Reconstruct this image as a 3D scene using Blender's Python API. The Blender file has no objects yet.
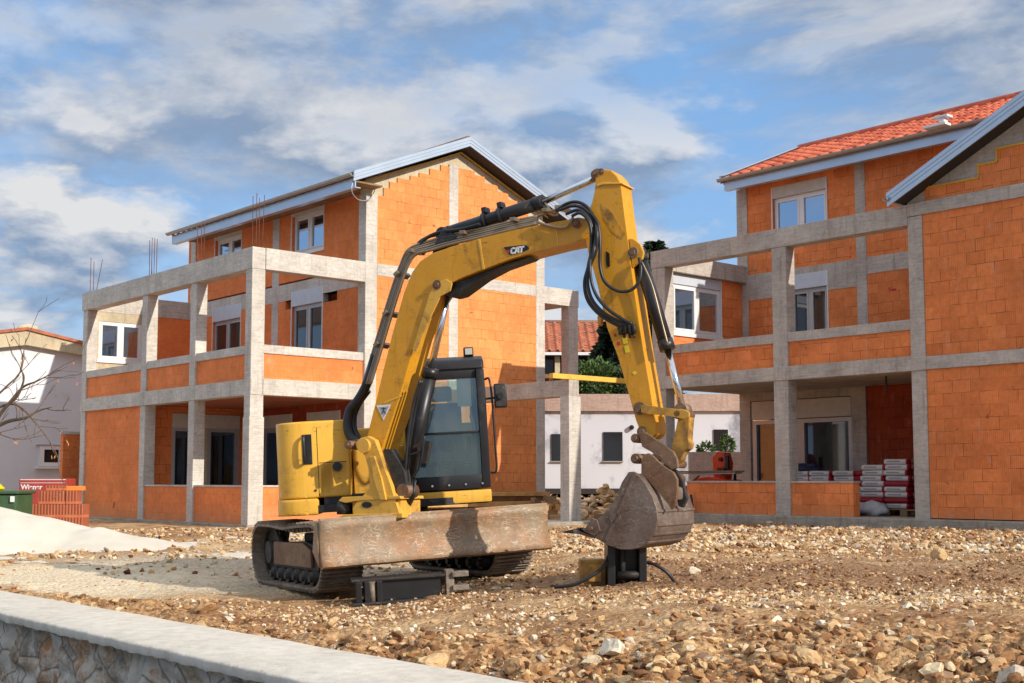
import bpy, bmesh, math, random
import numpy as np
from mathutils import Vector, Matrix, noise
random.seed(7); rng = np.random.default_rng(7)
scene = bpy.context.scene
COL = scene.collection
R = math.radians

# ------------------------------------------------------------------ camera
TH = R(41.35); PITCH = R(4.8); YH = 480.; FH = 1250.; EYE = 1.2
FC = FH*math.cos(PITCH); CY = YH-FC*math.tan(PITCH)
FW = Vector((math.sin(TH), math.cos(TH), 0)); RT = Vector((math.cos(TH), -math.sin(TH), 0)); UP = Vector((0, 0, 1))
cam = bpy.data.cameras.new('camera'); camo = bpy.data.objects.new('camera', cam); COL.objects.link(camo)
cam.sensor_width = 36; cam.lens = 36*FC/1024; cam.shift_y = (CY-341.5)/1024
cam.clip_start = .05; cam.clip_end = 8000
camo.location = (0, 0, EYE); camo.rotation_euler = (R(90)+PITCH, 0, -TH)
scene.camera = camo

def ld(l, d, z=0.): return RT*l+FW*d+UP*z             # site frame: metres right of / ahead of the road point
def ray(px, py):
    x = (px-512)/FC; y = (CY-py)/FC
    return FW*(math.cos(PITCH)-y*math.sin(PITCH))+RT*x+UP*(math.sin(PITCH)+y*math.cos(PITCH))
def on_plane(px, py, p0, n):
    d = ray(px, py); o = Vector((0, 0, EYE))
    return o+d*((p0-o).dot(n)/d.dot(n))

# ------------------------------------------------------------------ object helpers
def tag(o, label=None, cat=None, group=None, kind=None):
    if label: o['label'] = label
    if cat: o['category'] = cat
    if group: o['group'] = group
    if kind: o['kind'] = kind
    return o
def thing(name, label, cat, loc=(0, 0, 0), group=None):
    o = bpy.data.objects.new(name, None); COL.objects.link(o); o.location = loc
    o.empty_display_size = .3
    return tag(o, label, cat, group)
def root_loc(o):
    while o.parent: o = o.parent
    return Vector(o.location)
class MB:
    def __init__(s): s.bm = bmesh.new()
    def box(s, a, b, bev=0):
        x0, x1 = sorted((a[0], b[0])); y0, y1 = sorted((a[1], b[1])); z0, z1 = sorted((a[2], b[2]))
        P = [Vector(p) for p in ((x0,y0,z0),(x1,y0,z0),(x1,y1,z0),(x0,y1,z0),(x0,y0,z1),(x1,y0,z1),(x1,y1,z1),(x0,y1,z1))]
        return s.hexa(P, bev)
    def hexa(s, P, bev=0):
        v = [s.bm.verts.new(p) for p in P]
        fs = [s.bm.faces.new([v[i] for i in q]) for q in ((3,2,1,0),(4,5,6,7),(0,1,5,4),(1,2,6,5),(2,3,7,6),(3,0,4,7))]
        if bev: s.bevel(fs, bev)
        return s
    def bevel(s, fs, w, seg=2):
        es = list({e for f in fs for e in f.edges})
        bmesh.ops.bevel(s.bm, geom=es, offset=w, segments=seg, affect='EDGES', profile=.6, clamp_overlap=True)
    def obox(s, c, ax, ay, az, h, bev=0):                # oriented box, half sizes h
        P = []
        for k in (-1, 1):
            for i, j in ((-1,-1),(1,-1),(1,1),(-1,1)):
                P.append(Vector(c)+ax*(i*h[0])+ay*(j*h[1])+az*(k*h[2]))
        return s.hexa(P, bev)
    def prism(s, pts, vec, bev=0, seg=2):
        pts = [Vector(p) for p in pts]; vec = Vector(vec)
        a = [s.bm.verts.new(p) for p in pts]; b = [s.bm.verts.new(p+vec) for p in pts]; n = len(pts)
        fs = [s.bm.faces.new(a), s.bm.faces.new(b[::-1])]
        for i in range(n): fs.append(s.bm.faces.new((a[i], b[i], b[(i+1) % n], a[(i+1) % n])))
        if bev: s.bevel(fs, bev, seg)
        return s
    def tube(s, pts, r, seg=10, caps=True):
        pts = [Vector(p) for p in pts]; n = len(pts)
        rs = r if isinstance(r, (list, tuple)) else [r]*n
        rings = []; up = None
        for i, p in enumerate(pts):
            t = (pts[min(i+1, n-1)]-pts[max(i-1, 0)])
            if t.length < 1e-9: t = Vector((0, 0, 1))
            t.normalize()
            if up is None: up = Vector((0, 0, 1)) if abs(t.z) < .9 else Vector((1, 0, 0))
            u = (up-t*up.dot(t))
            if u.length < 1e-6: u = t.orthogonal()
            u.normalize(); w = t.cross(u); up = u
            rings.append([s.bm.verts.new(p+(u*math.cos(2*math.pi*k/seg)+w*math.sin(2*math.pi*k/seg))*rs[i]) for k in range(seg)])
        for i in range(n-1):
            for k in range(seg):
                f = s.bm.faces.new((rings[i][k], rings[i][(k+1) % seg], rings[i+1][(k+1) % seg], rings[i+1][k])); f.smooth = True
        if caps and seg > 2:
            s.bm.faces.new(rings[0][::-1]); s.bm.faces.new(rings[-1])
        return s
    def disc(s, c, axis, r, w, seg=24, bev=0):           # cylinder centred on c
        axis = Vector(axis).normalized()
        return s.tube([Vector(c)-axis*w/2, Vector(c)+axis*w/2], r, seg)
    def ball(s, c, r, sub=2, sq=(1, 1, 1), jit=0):
        m = bmesh.ops.create_icosphere(s.bm, subdivisions=sub, radius=1)
        for v in m['verts']:
            k = 1+jit*(noise.noise(v.co*1.7+Vector(c)*3.1))
            v.co = Vector((v.co.x*r*sq[0]*k, v.co.y*r*sq[1]*k, v.co.z*r*sq[2]*k))+Vector(c)
        return s
    def build(s, name, mat, parent=None, smooth=False, auto=False):
        bmesh.ops.recalc_face_normals(s.bm, faces=s.bm.faces)
        me = bpy.data.meshes.new(name); 
        off = root_loc(parent) if parent else Vector((0, 0, 0))
        if not parent:                                    # origin at the base of the thing
            co = [v.co for v in s.bm.verts]
            off = Vector((sum(c.x for c in co)/len(co), sum(c.y for c in co)/len(co), min(c.z for c in co)))
        for v in s.bm.verts: v.co -= off
        if smooth:
            for f in s.bm.faces: f.smooth = True
        s.bm.to_mesh(me); s.bm.free()
        mats = mat if isinstance(mat, list) else [mat]
        for m in mats: me.materials.append(m)
        if auto:
            me.shade_smooth() if hasattr(me, 'shade_smooth') else None
            try: me.set_sharp_from_angle(angle=R(35))
            except Exception: pass
        o = bpy.data.objects.new(name, me); COL.objects.link(o)
        if parent:
            o.parent = parent; o.location = (0, 0, 0)
        else: o.location = off
        return o
def smooth_path(pts, n=6):                               # Catmull-Rom
    pts = [Vector(p) for p in pts]; out = []
    P = [pts[0]*2-pts[1]]+pts+[pts[-1]*2-pts[-2]]
    for i in range(1, len(P)-2):
        for k in range(n):
            t = k/n
            out.append(.5*((2*P[i])+(P[i+1]-P[i-1])*t+(2*P[i-1]-5*P[i]+4*P[i+1]-P[i+2])*t*t+(3*P[i]-P[i-1]-3*P[i+1]+P[i+2])*t**3))
    out.append(pts[-1]); return out

# ------------------------------------------------------------------ materials
def newmat(name):
    m = bpy.data.materials.new(name); m.use_nodes = True
    nt = m.node_tree; nt.nodes.clear()
    out = nt.nodes.new('ShaderNodeOutputMaterial'); b = nt.nodes.new('ShaderNodeBsdfPrincipled')
    nt.links.new(b.outputs[0], out.inputs[0])
    return m, nt, b, out
def N(nt, t, **kw):
    n = nt.nodes.new(t)
    for k, v in kw.items():
        if k in ('inp',):
            for a, b in v.items(): n.inputs[a].default_value = b
        else: setattr(n, k, v)
    return n
def L(nt, a, b): nt.links.new(a, b)
def ramp(nt, fac, stops, interp='LINEAR'):
    r = nt.nodes.new('ShaderNodeValToRGB'); r.color_ramp.interpolation = interp
    while len(r.color_ramp.elements) < len(stops): r.color_ramp.elements.new(.5)
    for e, (p, c) in zip(r.color_ramp.elements, stops):
        e.position = p; e.color = (*c, 1) if len(c) == 3 else c
    L(nt, fac, r.inputs[0]); return r.outputs[0]
def mixc(nt, fac, a, b, mode='MIX'):
    m = nt.nodes.new('ShaderNodeMix'); m.data_type = 'RGBA'; m.blend_type = mode
    for s, v in ((m.inputs[0], fac), (m.inputs[6], a), (m.inputs[7], b)):
        if hasattr(v, 'is_output') or isinstance(v, bpy.types.NodeSocket): L(nt, v, s)
        elif isinstance(v, (int, float)): s.default_value = v
        else: s.default_value = (*v, 1)
    return m.outputs[2]
def math_(nt, op, a, b=0., c=0.):
    m = nt.nodes.new('ShaderNodeMath'); m.operation = op
    for s, v in zip(m.inputs, (a, b, c)):
        if isinstance(v, bpy.types.NodeSocket): L(nt, v, s)
        else: s.default_value = v
    return m.outputs[0]
def ocoord(nt, scale=(1, 1, 1)):
    tc = nt.nodes.new('ShaderNodeTexCoord'); mp = nt.nodes.new('ShaderNodeMapping'); mp.inputs['Scale'].default_value = scale
    L(nt, tc.outputs['Object'], mp.inputs[0]); return mp.outputs[0]
def nz(nt, vec, scale, detail=4, rough=.55, dist=0):
    n = nt.nodes.new('ShaderNodeTexNoise'); n.inputs['Scale'].default_value = scale; n.inputs['Detail'].default_value = detail
    n.inputs['Roughness'].default_value = rough; n.inputs['Distortion'].default_value = dist
    L(nt, vec, n.inputs['Vector']); return n.outputs['Fac']
def bump(nt, b, h, strength=.4, dist=.02):
    n = nt.nodes.new('ShaderNodeBump'); n.inputs['Strength'].default_value = strength; n.inputs['Distance'].default_value = dist
    L(nt, h, n.inputs['Height']); L(nt, n.outputs[0], b.inputs['Normal'])
def srgb(r, g, b):
    f = lambda c: ((c/255+.055)/1.055)**2.4 if c > 10 else c/255/12.92
    return (f(r), f(g), f(b))
def simple(name, col, rough=.6, metal=0., var=.12, nscale=6, bstr=0., spec=.5, dirt=None, dscale=2.):
    m, nt, b, _ = newmat(name); v = ocoord(nt)
    f = nz(nt, v, nscale, 5)
    lo = tuple(c*(1-var) for c in col); hi = tuple(min(1, c*(1+var)) for c in col)
    c = ramp(nt, f, [(.3, lo), (.7, hi)])
    if dirt:
        d = nz(nt, v, dscale, 8, .65, .3)
        mask = ramp(nt, d, [(dirt[1], (0, 0, 0)), (dirt[1]+.12, (1, 1, 1))])
        c = mixc(nt, mask, c, dirt[0])
    L(nt, c, b.inputs['Base Color']); b.inputs['Roughness'].default_value = rough; b.inputs['Metallic'].default_value = metal
    b.inputs['Specular IOR Level'].default_value = spec
    if bstr: bump(nt, b, nz(nt, v, nscale*6, 6), bstr, .01)
    return m

def mat_brick(name, c1, c2, joint, jw=.006, var=.25, w=.375, h=.245, jointamt=(.42, .6), grooves=1.):
    m, nt, b, _ = newmat(name)
    tc = nt.nodes.new('ShaderNodeTexCoord'); sp = nt.nodes.new('ShaderNodeSeparateXYZ'); L(nt, tc.outputs['Object'], sp.inputs[0])
    u = math_(nt, 'ADD', sp.outputs[0], sp.outputs[1])
    cb = nt.nodes.new('ShaderNodeCombineXYZ'); L(nt, u, cb.inputs[0]); L(nt, sp.outputs[2], cb.inputs[1])
    wob = nt.nodes.new('ShaderNodeTexNoise'); wob.inputs['Scale'].default_value = 1.1; L(nt, tc.outputs['Object'], wob.inputs['Vector'])
    va = nt.nodes.new('ShaderNodeVectorMath'); va.operation = 'SCALE'; L(nt, wob.outputs['Color'], va.inputs[0]); va.inputs['Scale'].default_value = .03
    vb = nt.nodes.new('ShaderNodeVectorMath'); vb.operation = 'ADD'; L(nt, cb.outputs[0], vb.inputs[0]); L(nt, va.outputs[0], vb.inputs[1])
    br = nt.nodes.new('ShaderNodeTexBrick'); L(nt, vb.outputs[0], br.inputs['Vector'])
    br.offset = .5; br.inputs['Scale'].default_value = 1; br.inputs['Brick Width'].default_value = w; br.inputs['Row Height'].default_value = h
    br.inputs['Mortar Size'].default_value = jw; br.inputs['Mortar Smooth'].default_value = .3; br.inputs['Bias'].default_value = 0
    br.inputs['Color1'].default_value = (*c1, 1); br.inputs['Color2'].default_value = (*c2, 1); br.inputs['Mortar'].default_value = (*c1, 1)
    o = tc.outputs['Object']
    big = nz(nt, o, .8, 5, .6); sm = nz(nt, o, 9, 5, .6)
    col = mixc(nt, 1., br.outputs['Color'], ramp(nt, big, [(.3, (1-var,)*3), (.7, (1.12,)*3)]), 'MULTIPLY')
    col = mixc(nt, 1., col, ramp(nt, sm, [(.3, (.88,)*3), (.7, (1.1,)*3)]), 'MULTIPLY')
    fl = nt.nodes.new('ShaderNodeVectorMath'); fl.operation = 'SNAP'; fl.inputs[1].default_value = (w, h, 1); L(nt, vb.outputs[0], fl.inputs[0])
    wn = nt.nodes.new('ShaderNodeTexWhiteNoise'); wn.noise_dimensions = '2D'; L(nt, fl.outputs[0], wn.inputs['Vector'])
    col = mixc(nt, 1., col, ramp(nt, wn.outputs['Value'], [(0, (.97, .965, .96)), (1, (1.03,)*3)]), 'MULTIPLY')
    rib = nt.nodes.new('ShaderNodeTexWave'); rib.wave_type = 'BANDS'; rib.bands_direction = 'X'; rib.inputs['Scale'].default_value = 8; rib.inputs['Distortion'].default_value = .6; L(nt, cb.outputs[0], rib.inputs['Vector'])
    col = mixc(nt, 1., col, ramp(nt, rib.outputs['Fac'], [(.0, (.9,)*3), (.4, (1.03,)*3)]), 'MULTIPLY')
    # pale mortar smears and a few dark knocks
    sm2 = nz(nt, ocoord(nt, (2.2, 2.2, 1.)), 2.3, 8, .7)
    col = mixc(nt, ramp(nt, sm2, [(.56, (0, 0, 0)), (.74, (.4,)*3)]), col, srgb(214, 170, 146))
    lowz = math_(nt, 'MULTIPLY', ramp(nt, sp.outputs[2], [(.0, (1,)*3), (.5, (0, 0, 0))]), ramp(nt, sm2, [(.35, (.1,)*3), (.6, (.7,)*3)]))
    col = mixc(nt, lowz, col, srgb(172, 136, 104))
    kn = nz(nt, o, 4.3, 2, .4, .6)
    col = mixc(nt, ramp(nt, kn, [(.74, (0, 0, 0)), (.77, (.8,)*3)]), col, tuple(c*.35 for c in c1))
    # joints: strength varies over the wall
    jn = ramp(nt, nz(nt, o, 2.6, 3), [(jointamt[0], (.15,)*3), (jointamt[1], (1,)*3)])
    jf = math_(nt, 'MULTIPLY', br.outputs['Fac'], jn)
    col = mixc(nt, jf, col, joint)
    L(nt, col, b.inputs['Base Color']); b.inputs['Roughness'].default_value = .85; b.inputs['Specular IOR Level'].default_value = .25
    gr = nt.nodes.new('ShaderNodeTexWave'); gr.wave_type = 'BANDS'; gr.bands_direction = 'X'; gr.inputs['Scale'].default_value = 9; gr.inputs['Distortion'].default_value = .4
    L(nt, cb.outputs[0], gr.inputs['Vector'])
    hgt = math_(nt, 'SUBTRACT', math_(nt, 'MULTIPLY', gr.outputs['Fac'], .12*grooves), br.outputs['Fac'])
    hgt = math_(nt, 'ADD', hgt, math_(nt, 'MULTIPLY', sm, .5))
    bump(nt, b, hgt, .5, .012)
    return m

def mat_concrete(name, lo, hi, dark, boards=True, rust=None, bstr=.5):
    m, nt, b, _ = newmat(name)
    o = ocoord(nt)
    f1 = nz(nt, o, 1.3, 8, .65); f2 = nz(nt, o, 14, 6, .6)
    c = ramp(nt, f1, [(.28, lo), (.72, hi)])
    c = mixc(nt, 1., c, ramp(nt, f2, [(.3, (.86,)*3), (.7, (1.1,)*3)]), 'MULTIPLY')
    if boards:
        st = nz(nt, ocoord(nt, (1.1, 1.1, 16)), 2.2, 5, .6)
        c = mixc(nt, 1., c, ramp(nt, st, [(.3, (.78,)*3), (.5, (1.,)*3), (.7, (1.1,)*3)]), 'MULTIPLY')
        hc_ = nz(nt, o, 3.1, 8, .75, .8)
        c = mixc(nt, ramp(nt, hc_, [(.60, (0, 0, 0)), (.66, (.45,)*3)]), c, dark)
    vs = nz(nt, ocoord(nt, (5, 5, .5)), 1.6, 5, .6)
    c = mixc(nt, ramp(nt, vs, [(.55, (0, 0, 0)), (.75, (.6,)*3)]), c, dark)
    if rust: c = mixc(nt, ramp(nt, nz(nt, o, .9, 5, .6, .5), [(.6, (0, 0, 0)), (.75, (.5,)*3)]), c, rust)
    vo = nt.nodes.new('ShaderNodeTexVoronoi'); vo.inputs['Scale'].default_value = 26; L(nt, o, vo.inputs['Vector'])
    pit = ramp(nt, vo.outputs['Distance'], [(.05, (0, 0, 0)), (.14, (1, 1, 1))])
    c = mixc(nt, 1., c, mixc(nt, pit, (.62, .6, .58), (1, 1, 1)), 'MULTIPLY')
    L(nt, c, b.inputs['Base Color']); b.inputs['Roughness'].default_value = .9; b.inputs['Specular IOR Level'].default_value = .25
    bump(nt, b, math_(nt, 'ADD', f2, math_(nt, 'MULTIPLY', f1, 2.)), bstr, .015)
    return m

M = {}
M['brick'] = mat_brick('clay_block', srgb(236, 140, 80), srgb(220, 126, 70), srgb(138, 76, 50), jw=.006)
M['brick_left'] = mat_brick('clay_block_smooth', srgb(236, 138, 78), srgb(228, 130, 72), srgb(150, 82, 52), jw=.006, jointamt=(.5, .8), var=.18)
M['brick_gable'] = mat_brick('clay_block_gable', srgb(236, 154, 92), srgb(226, 144, 82), srgb(158, 92, 54), jw=.007, w=.25, h=.25, jointamt=(.42, .62), var=.2)
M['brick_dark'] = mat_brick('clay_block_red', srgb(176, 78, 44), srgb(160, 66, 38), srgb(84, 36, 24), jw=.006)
M['ceiling'] = simple('clay_ceiling', srgb(170, 96, 66), .9, var=.2)
M['concrete'] = mat_concrete('cast_concrete', srgb(180, 174, 164), srgb(216, 210, 200), srgb(146, 140, 132))
M['concrete_r'] = mat_concrete('cast_concrete_weathered', srgb(164, 155, 146), srgb(200, 191, 180), srgb(122, 114, 106), rust=srgb(164, 126, 100))
M['plaster'] = mat_concrete('cement_render', srgb(178, 165, 138), srgb(212, 200, 170), srgb(140, 126, 100), boards=False)
M['coping'] = mat_concrete('coping_concrete', srgb(200, 192, 178), srgb(216, 209, 196), srgb(178, 168, 152), boards=False, bstr=.45)
M['footing'] = mat_concrete('footing_concrete', srgb(140, 132, 120), srgb(176, 168, 154), srgb(98, 90, 80))
M['pvc'] = simple('white_pvc', (.78, .78, .77), .35, var=.03)
M['pvc_grey'] = simple('grey_aluminium', (.42, .43, .44), .35, .3, var=.05)
M['shutter'] = simple('shutter_box', srgb(200, 195, 184), .7, var=.08)
M['shutter_blue'] = simple('foil_covered_shutter_box', srgb(196, 204, 214), .35, var=.06)
M['sheet'] = simple('galvanised_sheet', srgb(190, 204, 218), .28, .45, var=.06, nscale=2)
M['gutter'] = simple('grey_gutter', srgb(168, 160, 148), .4, .3, var=.08)
M['black_metal'] = simple('black_paint', (.012, .012, .014), .38, var=.3, dirt=((.06, .05, .04), .58), dscale=5)
M['soffit'] = simple('roof_underside', (.03, .025, .022), .8)
M['wood'] = simple('sawn_timber', srgb(190, 150, 92), .8, var=.25, nscale=3, bstr=.2)
M['wood_old'] = simple('old_timber', srgb(140, 112, 80), .85, var=.35, nscale=3, bstr=.3)
M['yellow_plank'] = simple('yellow_formwork', srgb(226, 178, 70), .6, var=.12)
M['foam'] = simple('yellow_foam', srgb(214, 170, 60), .8, var=.15)
M['rebar'] = simple('rusty_rebar', srgb(110, 66, 46), .8, var=.3)
M['white_wall'] = simple('white_render', srgb(212, 216, 222), .9, var=.04, nscale=1.2, bstr=.2, dirt=(srgb(178, 178, 178), .62), dscale=.7)
M['dark_win'] = simple('dark_window', (.02, .022, .026), .12, var=.1)
M['dark_room'] = simple('unlit_room', (.012, .011, .01), .9)

def mat_glass(name, base, mixr=.35, tint=(.75, .85, 1)):
    m, nt, b, out = newmat(name)
    v = ocoord(nt); g = nt.nodes.new('ShaderNodeBsdfGlossy'); g.inputs['Roughness'].default_value = .03; g.inputs['Color'].default_value = (*tint, 1)
    L(nt, ramp(nt, nz(nt, v, 1.1, 4), [(.35, tuple(c*.5 for c in base)), (.65, base)]), b.inputs['Base Color']); b.inputs['Roughness'].default_value = .05
    mx = nt.nodes.new('ShaderNodeMixShader'); mx.inputs[0].default_value = mixr
    L(nt, b.outputs[0], mx.inputs[1]); L(nt, g.outputs[0], mx.inputs[2]); L(nt, mx.outputs[0], out.inputs[0])
    bump(nt, b, nz(nt, v, .9, 2), .05, .05); return m
M['glass'] = mat_glass('window_glass', (.03, .04, .05), .55)
M['glass_dark'] = mat_glass('door_glass', (.02, .02, .022), .07)
def mat_clear(name, haze=.3, refl=.10):
    m, nt, b, out = newmat(name); nt.nodes.remove(b)
    t = nt.nodes.new('ShaderNodeBsdfTransparent'); t.inputs[0].default_value = (.86, .95, .92, 1)
    g = nt.nodes.new('ShaderNodeBsdfGlossy'); g.inputs['Roughness'].default_value = .04; g.inputs[0].default_value = (.8, .95, 1, 1)
    d = nt.nodes.new('ShaderNodeBsdfDiffuse'); d.inputs[0].default_value = (.35, .42, .42, 1)
    v = ocoord(nt)
    f = nt.nodes.new('ShaderNodeFresnel'); f.inputs[0].default_value = 1.5
    m1 = nt.nodes.new('ShaderNodeMixShader'); L(nt, math_(nt, 'ADD', f.outputs[0], refl), m1.inputs[0]); L(nt, t.outputs[0], m1.inputs[1]); L(nt, g.outputs[0], m1.inputs[2])
    m2 = nt.nodes.new('ShaderNodeMixShader'); L(nt, ramp(nt, nz(nt, v, 3, 5), [(.35, (.05,)*3), (.75, (haze,)*3)]), m2.inputs[0])
    L(nt, m1.outputs[0], m2.inputs[1]); L(nt, d.outputs[0], m2.inputs[2]); L(nt, m2.outputs[0], out.inputs[0]); return m
M['cab_glass'] = mat_clear('cab_glass', .16, .07)
M['cab_glass_low'] = mat_clear('clean_cab_glass', .08, .03)

def mat_yellow(name, col, dirtcol, dirt=.55):
    m, nt, b, _ = newmat(name); v = ocoord(nt)
    c = ramp(nt, nz(nt, v, 1.7, 5), [(.3, tuple(x*.86 for x in col)), (.7, tuple(x*1.06 for x in col))])
    d = nz(nt, v, 3.2, 9, .68, .4)
    c = mixc(nt, ramp(nt, d, [(dirt, (0, 0, 0)), (dirt+.16, (.75,)*3)]), c, dirtcol)
    s = nz(nt, ocoord(nt, (1, 1, 6)), 7, 6, .7)
    c = mixc(nt, ramp(nt, s, [(.62, (0, 0, 0)), (.67, (.75,)*3)]), c, srgb(92, 66, 38))
    gr2 = nz(nt, ocoord(nt, (7, 7, .9)), 2.1, 6, .65)
    c = mixc(nt, ramp(nt, gr2, [(.56, (0, 0, 0)), (.72, (.4,)*3)]), c, dirtcol)
    dust = nz(nt, v, 24, 6, .7)
    c = mixc(nt, ramp(nt, dust, [(.45, (0, 0, 0)), (.8, (.25,)*3)]), c, srgb(190, 168, 130))
    L(nt, c, b.inputs['Base Color']); L(nt, ramp(nt, d, [(.4, (.36,)*3), (.7, (.7,)*3)]), b.inputs['Roughness'])
    b.inputs['Specular IOR Level'].default_value = .45
    bump(nt, b, nz(nt, v, 16, 4), .06, .01); return m
M['yellow'] = mat_yellow('machine_yellow', srgb(214, 150, 18), srgb(120, 84, 40))
M['yellow_body'] = mat_yellow('body_yellow', srgb(230, 176, 60), srgb(160, 124, 66), .56)
M['yellow_dirty'] = mat_yellow('dirty_yellow', srgb(196, 146, 52), srgb(92, 68, 44), .42)
M['yellow_worn'] = mat_yellow('worn_yellow', srgb(222, 170, 62), srgb(112, 82, 52), .52)
def mat_worn(name, base, rust, bright, scr=.6, darkc=None, metal=.3):
    m, nt, b, _ = newmat(name); v = ocoord(nt)
    c = ramp(nt, nz(nt, v, 2.2, 8, .65, .3), [(.34, rust), (.62, base)])
    c = mixc(nt, ramp(nt, nz(nt, v, 9, 8, .7), [(.45, (0, 0, 0)), (.7, (.6,)*3)]), c, darkc or tuple(x*.4 for x in rust))
    tc = nt.nodes.new('ShaderNodeTexCoord')
    tot = None                                        # fine scratches: thin contour lines of distorted noise
    for sc, off in ((5.2, 0), (8.1, 3.3), (13., 7.7)):
        mp = nt.nodes.new('ShaderNodeMapping'); mp.inputs['Location'].default_value = (off, off, off); mp.inputs['Scale'].default_value = (.5, .5, 1.6)
        L(nt, tc.outputs['Object'], mp.inputs[0])
        n_ = nz(nt, mp.outputs[0], sc, 2, .5, .5)
        a = math_(nt, 'ABSOLUTE', math_(nt, 'SUBTRACT', n_, .5))
        l_ = ramp(nt, a, [(.0, (1, 1, 1)), (.009, (0, 0, 0))])
        tot = l_ if tot is None else mixc(nt, 1., tot, l_, 'LIGHTEN')
    brk = ramp(nt, nz(nt, v, 5, 4), [(.4, (0, 0, 0)), (.6, (scr,)*3)])
    c = mixc(nt, mixc(nt, 1., tot, brk, 'MULTIPLY'), c, bright)
    sp = nz(nt, v, 30, 5, .8)
    c = mixc(nt, ramp(nt, sp, [(.58, (0, 0, 0)), (.72, (scr,)*3)]), c, bright)
    L(nt, c, b.inputs['Base Color']); b.inputs['Roughness'].default_value = .6; b.inputs['Metallic'].default_value = metal
    bump(nt, b, nz(nt, v, 12, 8, .7), .5, .008); return m
M['blade'] = mat_worn('scratched_blade_steel', srgb(146, 128, 104), srgb(156, 108, 64), srgb(222, 210, 190), .62, srgb(98, 82, 68), .0)
M['bucket'] = mat_worn('dull_bucket_steel', srgb(128, 114, 104), srgb(98, 76, 62), srgb(186, 172, 158), .5, srgb(66, 54, 48))
M['rusty'] = mat_worn('greasy_rusty_steel', srgb(136, 108, 84), srgb(112, 74, 48), srgb(186, 156, 130), .4, srgb(54, 38, 28))
M['track'] = mat_worn('dusty_track_steel', srgb(142, 130, 116), srgb(104, 90, 76), srgb(190, 178, 160), .5, srgb(48, 42, 38))
M['dark_steel'] = mat_worn('dark_steel', srgb(58, 56, 54), srgb(44, 38, 34), srgb(140, 136, 130), .3, srgb(24, 22, 22))
M['chrome'] = simple('chrome_rod', (.75, .75, .75), .16, 1., var=.04)
M['pipe'] = simple('steel_pipe', srgb(150, 132, 110), .4, .6, var=.2)
M['rubber'] = simple('black_hose', (.016, .016, .017), .42, var=.3)
M['grey_seat'] = simple('grey_seat_cloth', (.12, .14, .16), .9)
M['blk'] = simple('black_film', (.01, .01, .01), .4)
M['wht'] = simple('white_film', (.8, .8, .78), .5, var=.02)
M['redf'] = simple('red_film', srgb(190, 40, 24), .5, var=.05)
M['orange_mach'] = simple('orange_red_paint', srgb(206, 66, 30), .45, var=.12, dirt=(srgb(120, 50, 32), .58))
M['lamp'] = simple('lamp_lens', (.6, .58, .5), .15, .3)
# ------------------------------------------------------------------ ground
def sstep(a, b, x):
    t = min(1, max(0, (x-a)/(b-a))); return t*t*(3-2*t)
def g0(l, d):
    w = 1-sstep(14.5, 22, d)
    near = .07+.1*min(2., max(-.95, l+.85))
    far = .2+.008*max(-14, min(14, l))
    z = near*w+far*(1-w)
    z += .03*sstep(25, 27, d)*0
    return z
def wx(l, d): return l*RT.x+d*FW.x
def wy(l, d): return l*RT.y+d*FW.y
def rough(l, d):
    X = wx(l, d)
    a = (1-sstep(4.7, 5.9, X+.5*noise.noise((l*.8, d*.8, 50))))*sstep(3.1, 3.5, X)*(1-sstep(13, 17, d))*.95
    b = (1-sstep(6.8, 9.2, d))
    return max(a, b)
def gz(l, d):
    z = g0(l, d)
    if d > 60: return z
    r = rough(l, d)
    z += .05*noise.noise((l*.5, d*.5, 3))+.022*noise.noise((l*1.7, d*1.7, 1))*(1+2.5*r)
    z += (.016+.06*r)*noise.noise((l*4.5, d*4.5, 5))+(.008+.025*r)*noise.noise((l*11, d*11, 2))
    if r > 0:
        for sc, am in ((3.2, .05), (8.5, .022)):         # broken clods with crevices between
            q = Vector((l*sc+1.1*noise.noise((l*sc*.8, d*sc*.8, 2)), d*sc+1.1*noise.noise((l*sc*.8, d*sc*.8, 7)), 0))
            dv, pv = noise.voronoi(q); rnd = noise.noise(pv[0]*7.3+Vector((.3, .7, .2)))
            t = (q-pv[0]); z += r*am*(min(1., (dv[1]-dv[0])*2.6)*(.55+.8*rnd)-.35)
        z += r*(.10*max(0, noise.noise((l*1.3+9, d*1.3, 8)))+.014*noise.noise((l*30, d*30, 12)))
        X = wx(l, d); z -= .07*(1-sstep(6.5, 9, d)); z += .14*sstep(6, 8, d)*sstep(3.3, 3.9, X)*(1-sstep(4.6, 5.6, X))*(1-sstep(11, 14, d))*(.6+.8*noise.noise((l*.9, d*.9, 77)))
    rr = math.hypot(l+9.3, (d-20.2)*1.0)
    return z
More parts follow.
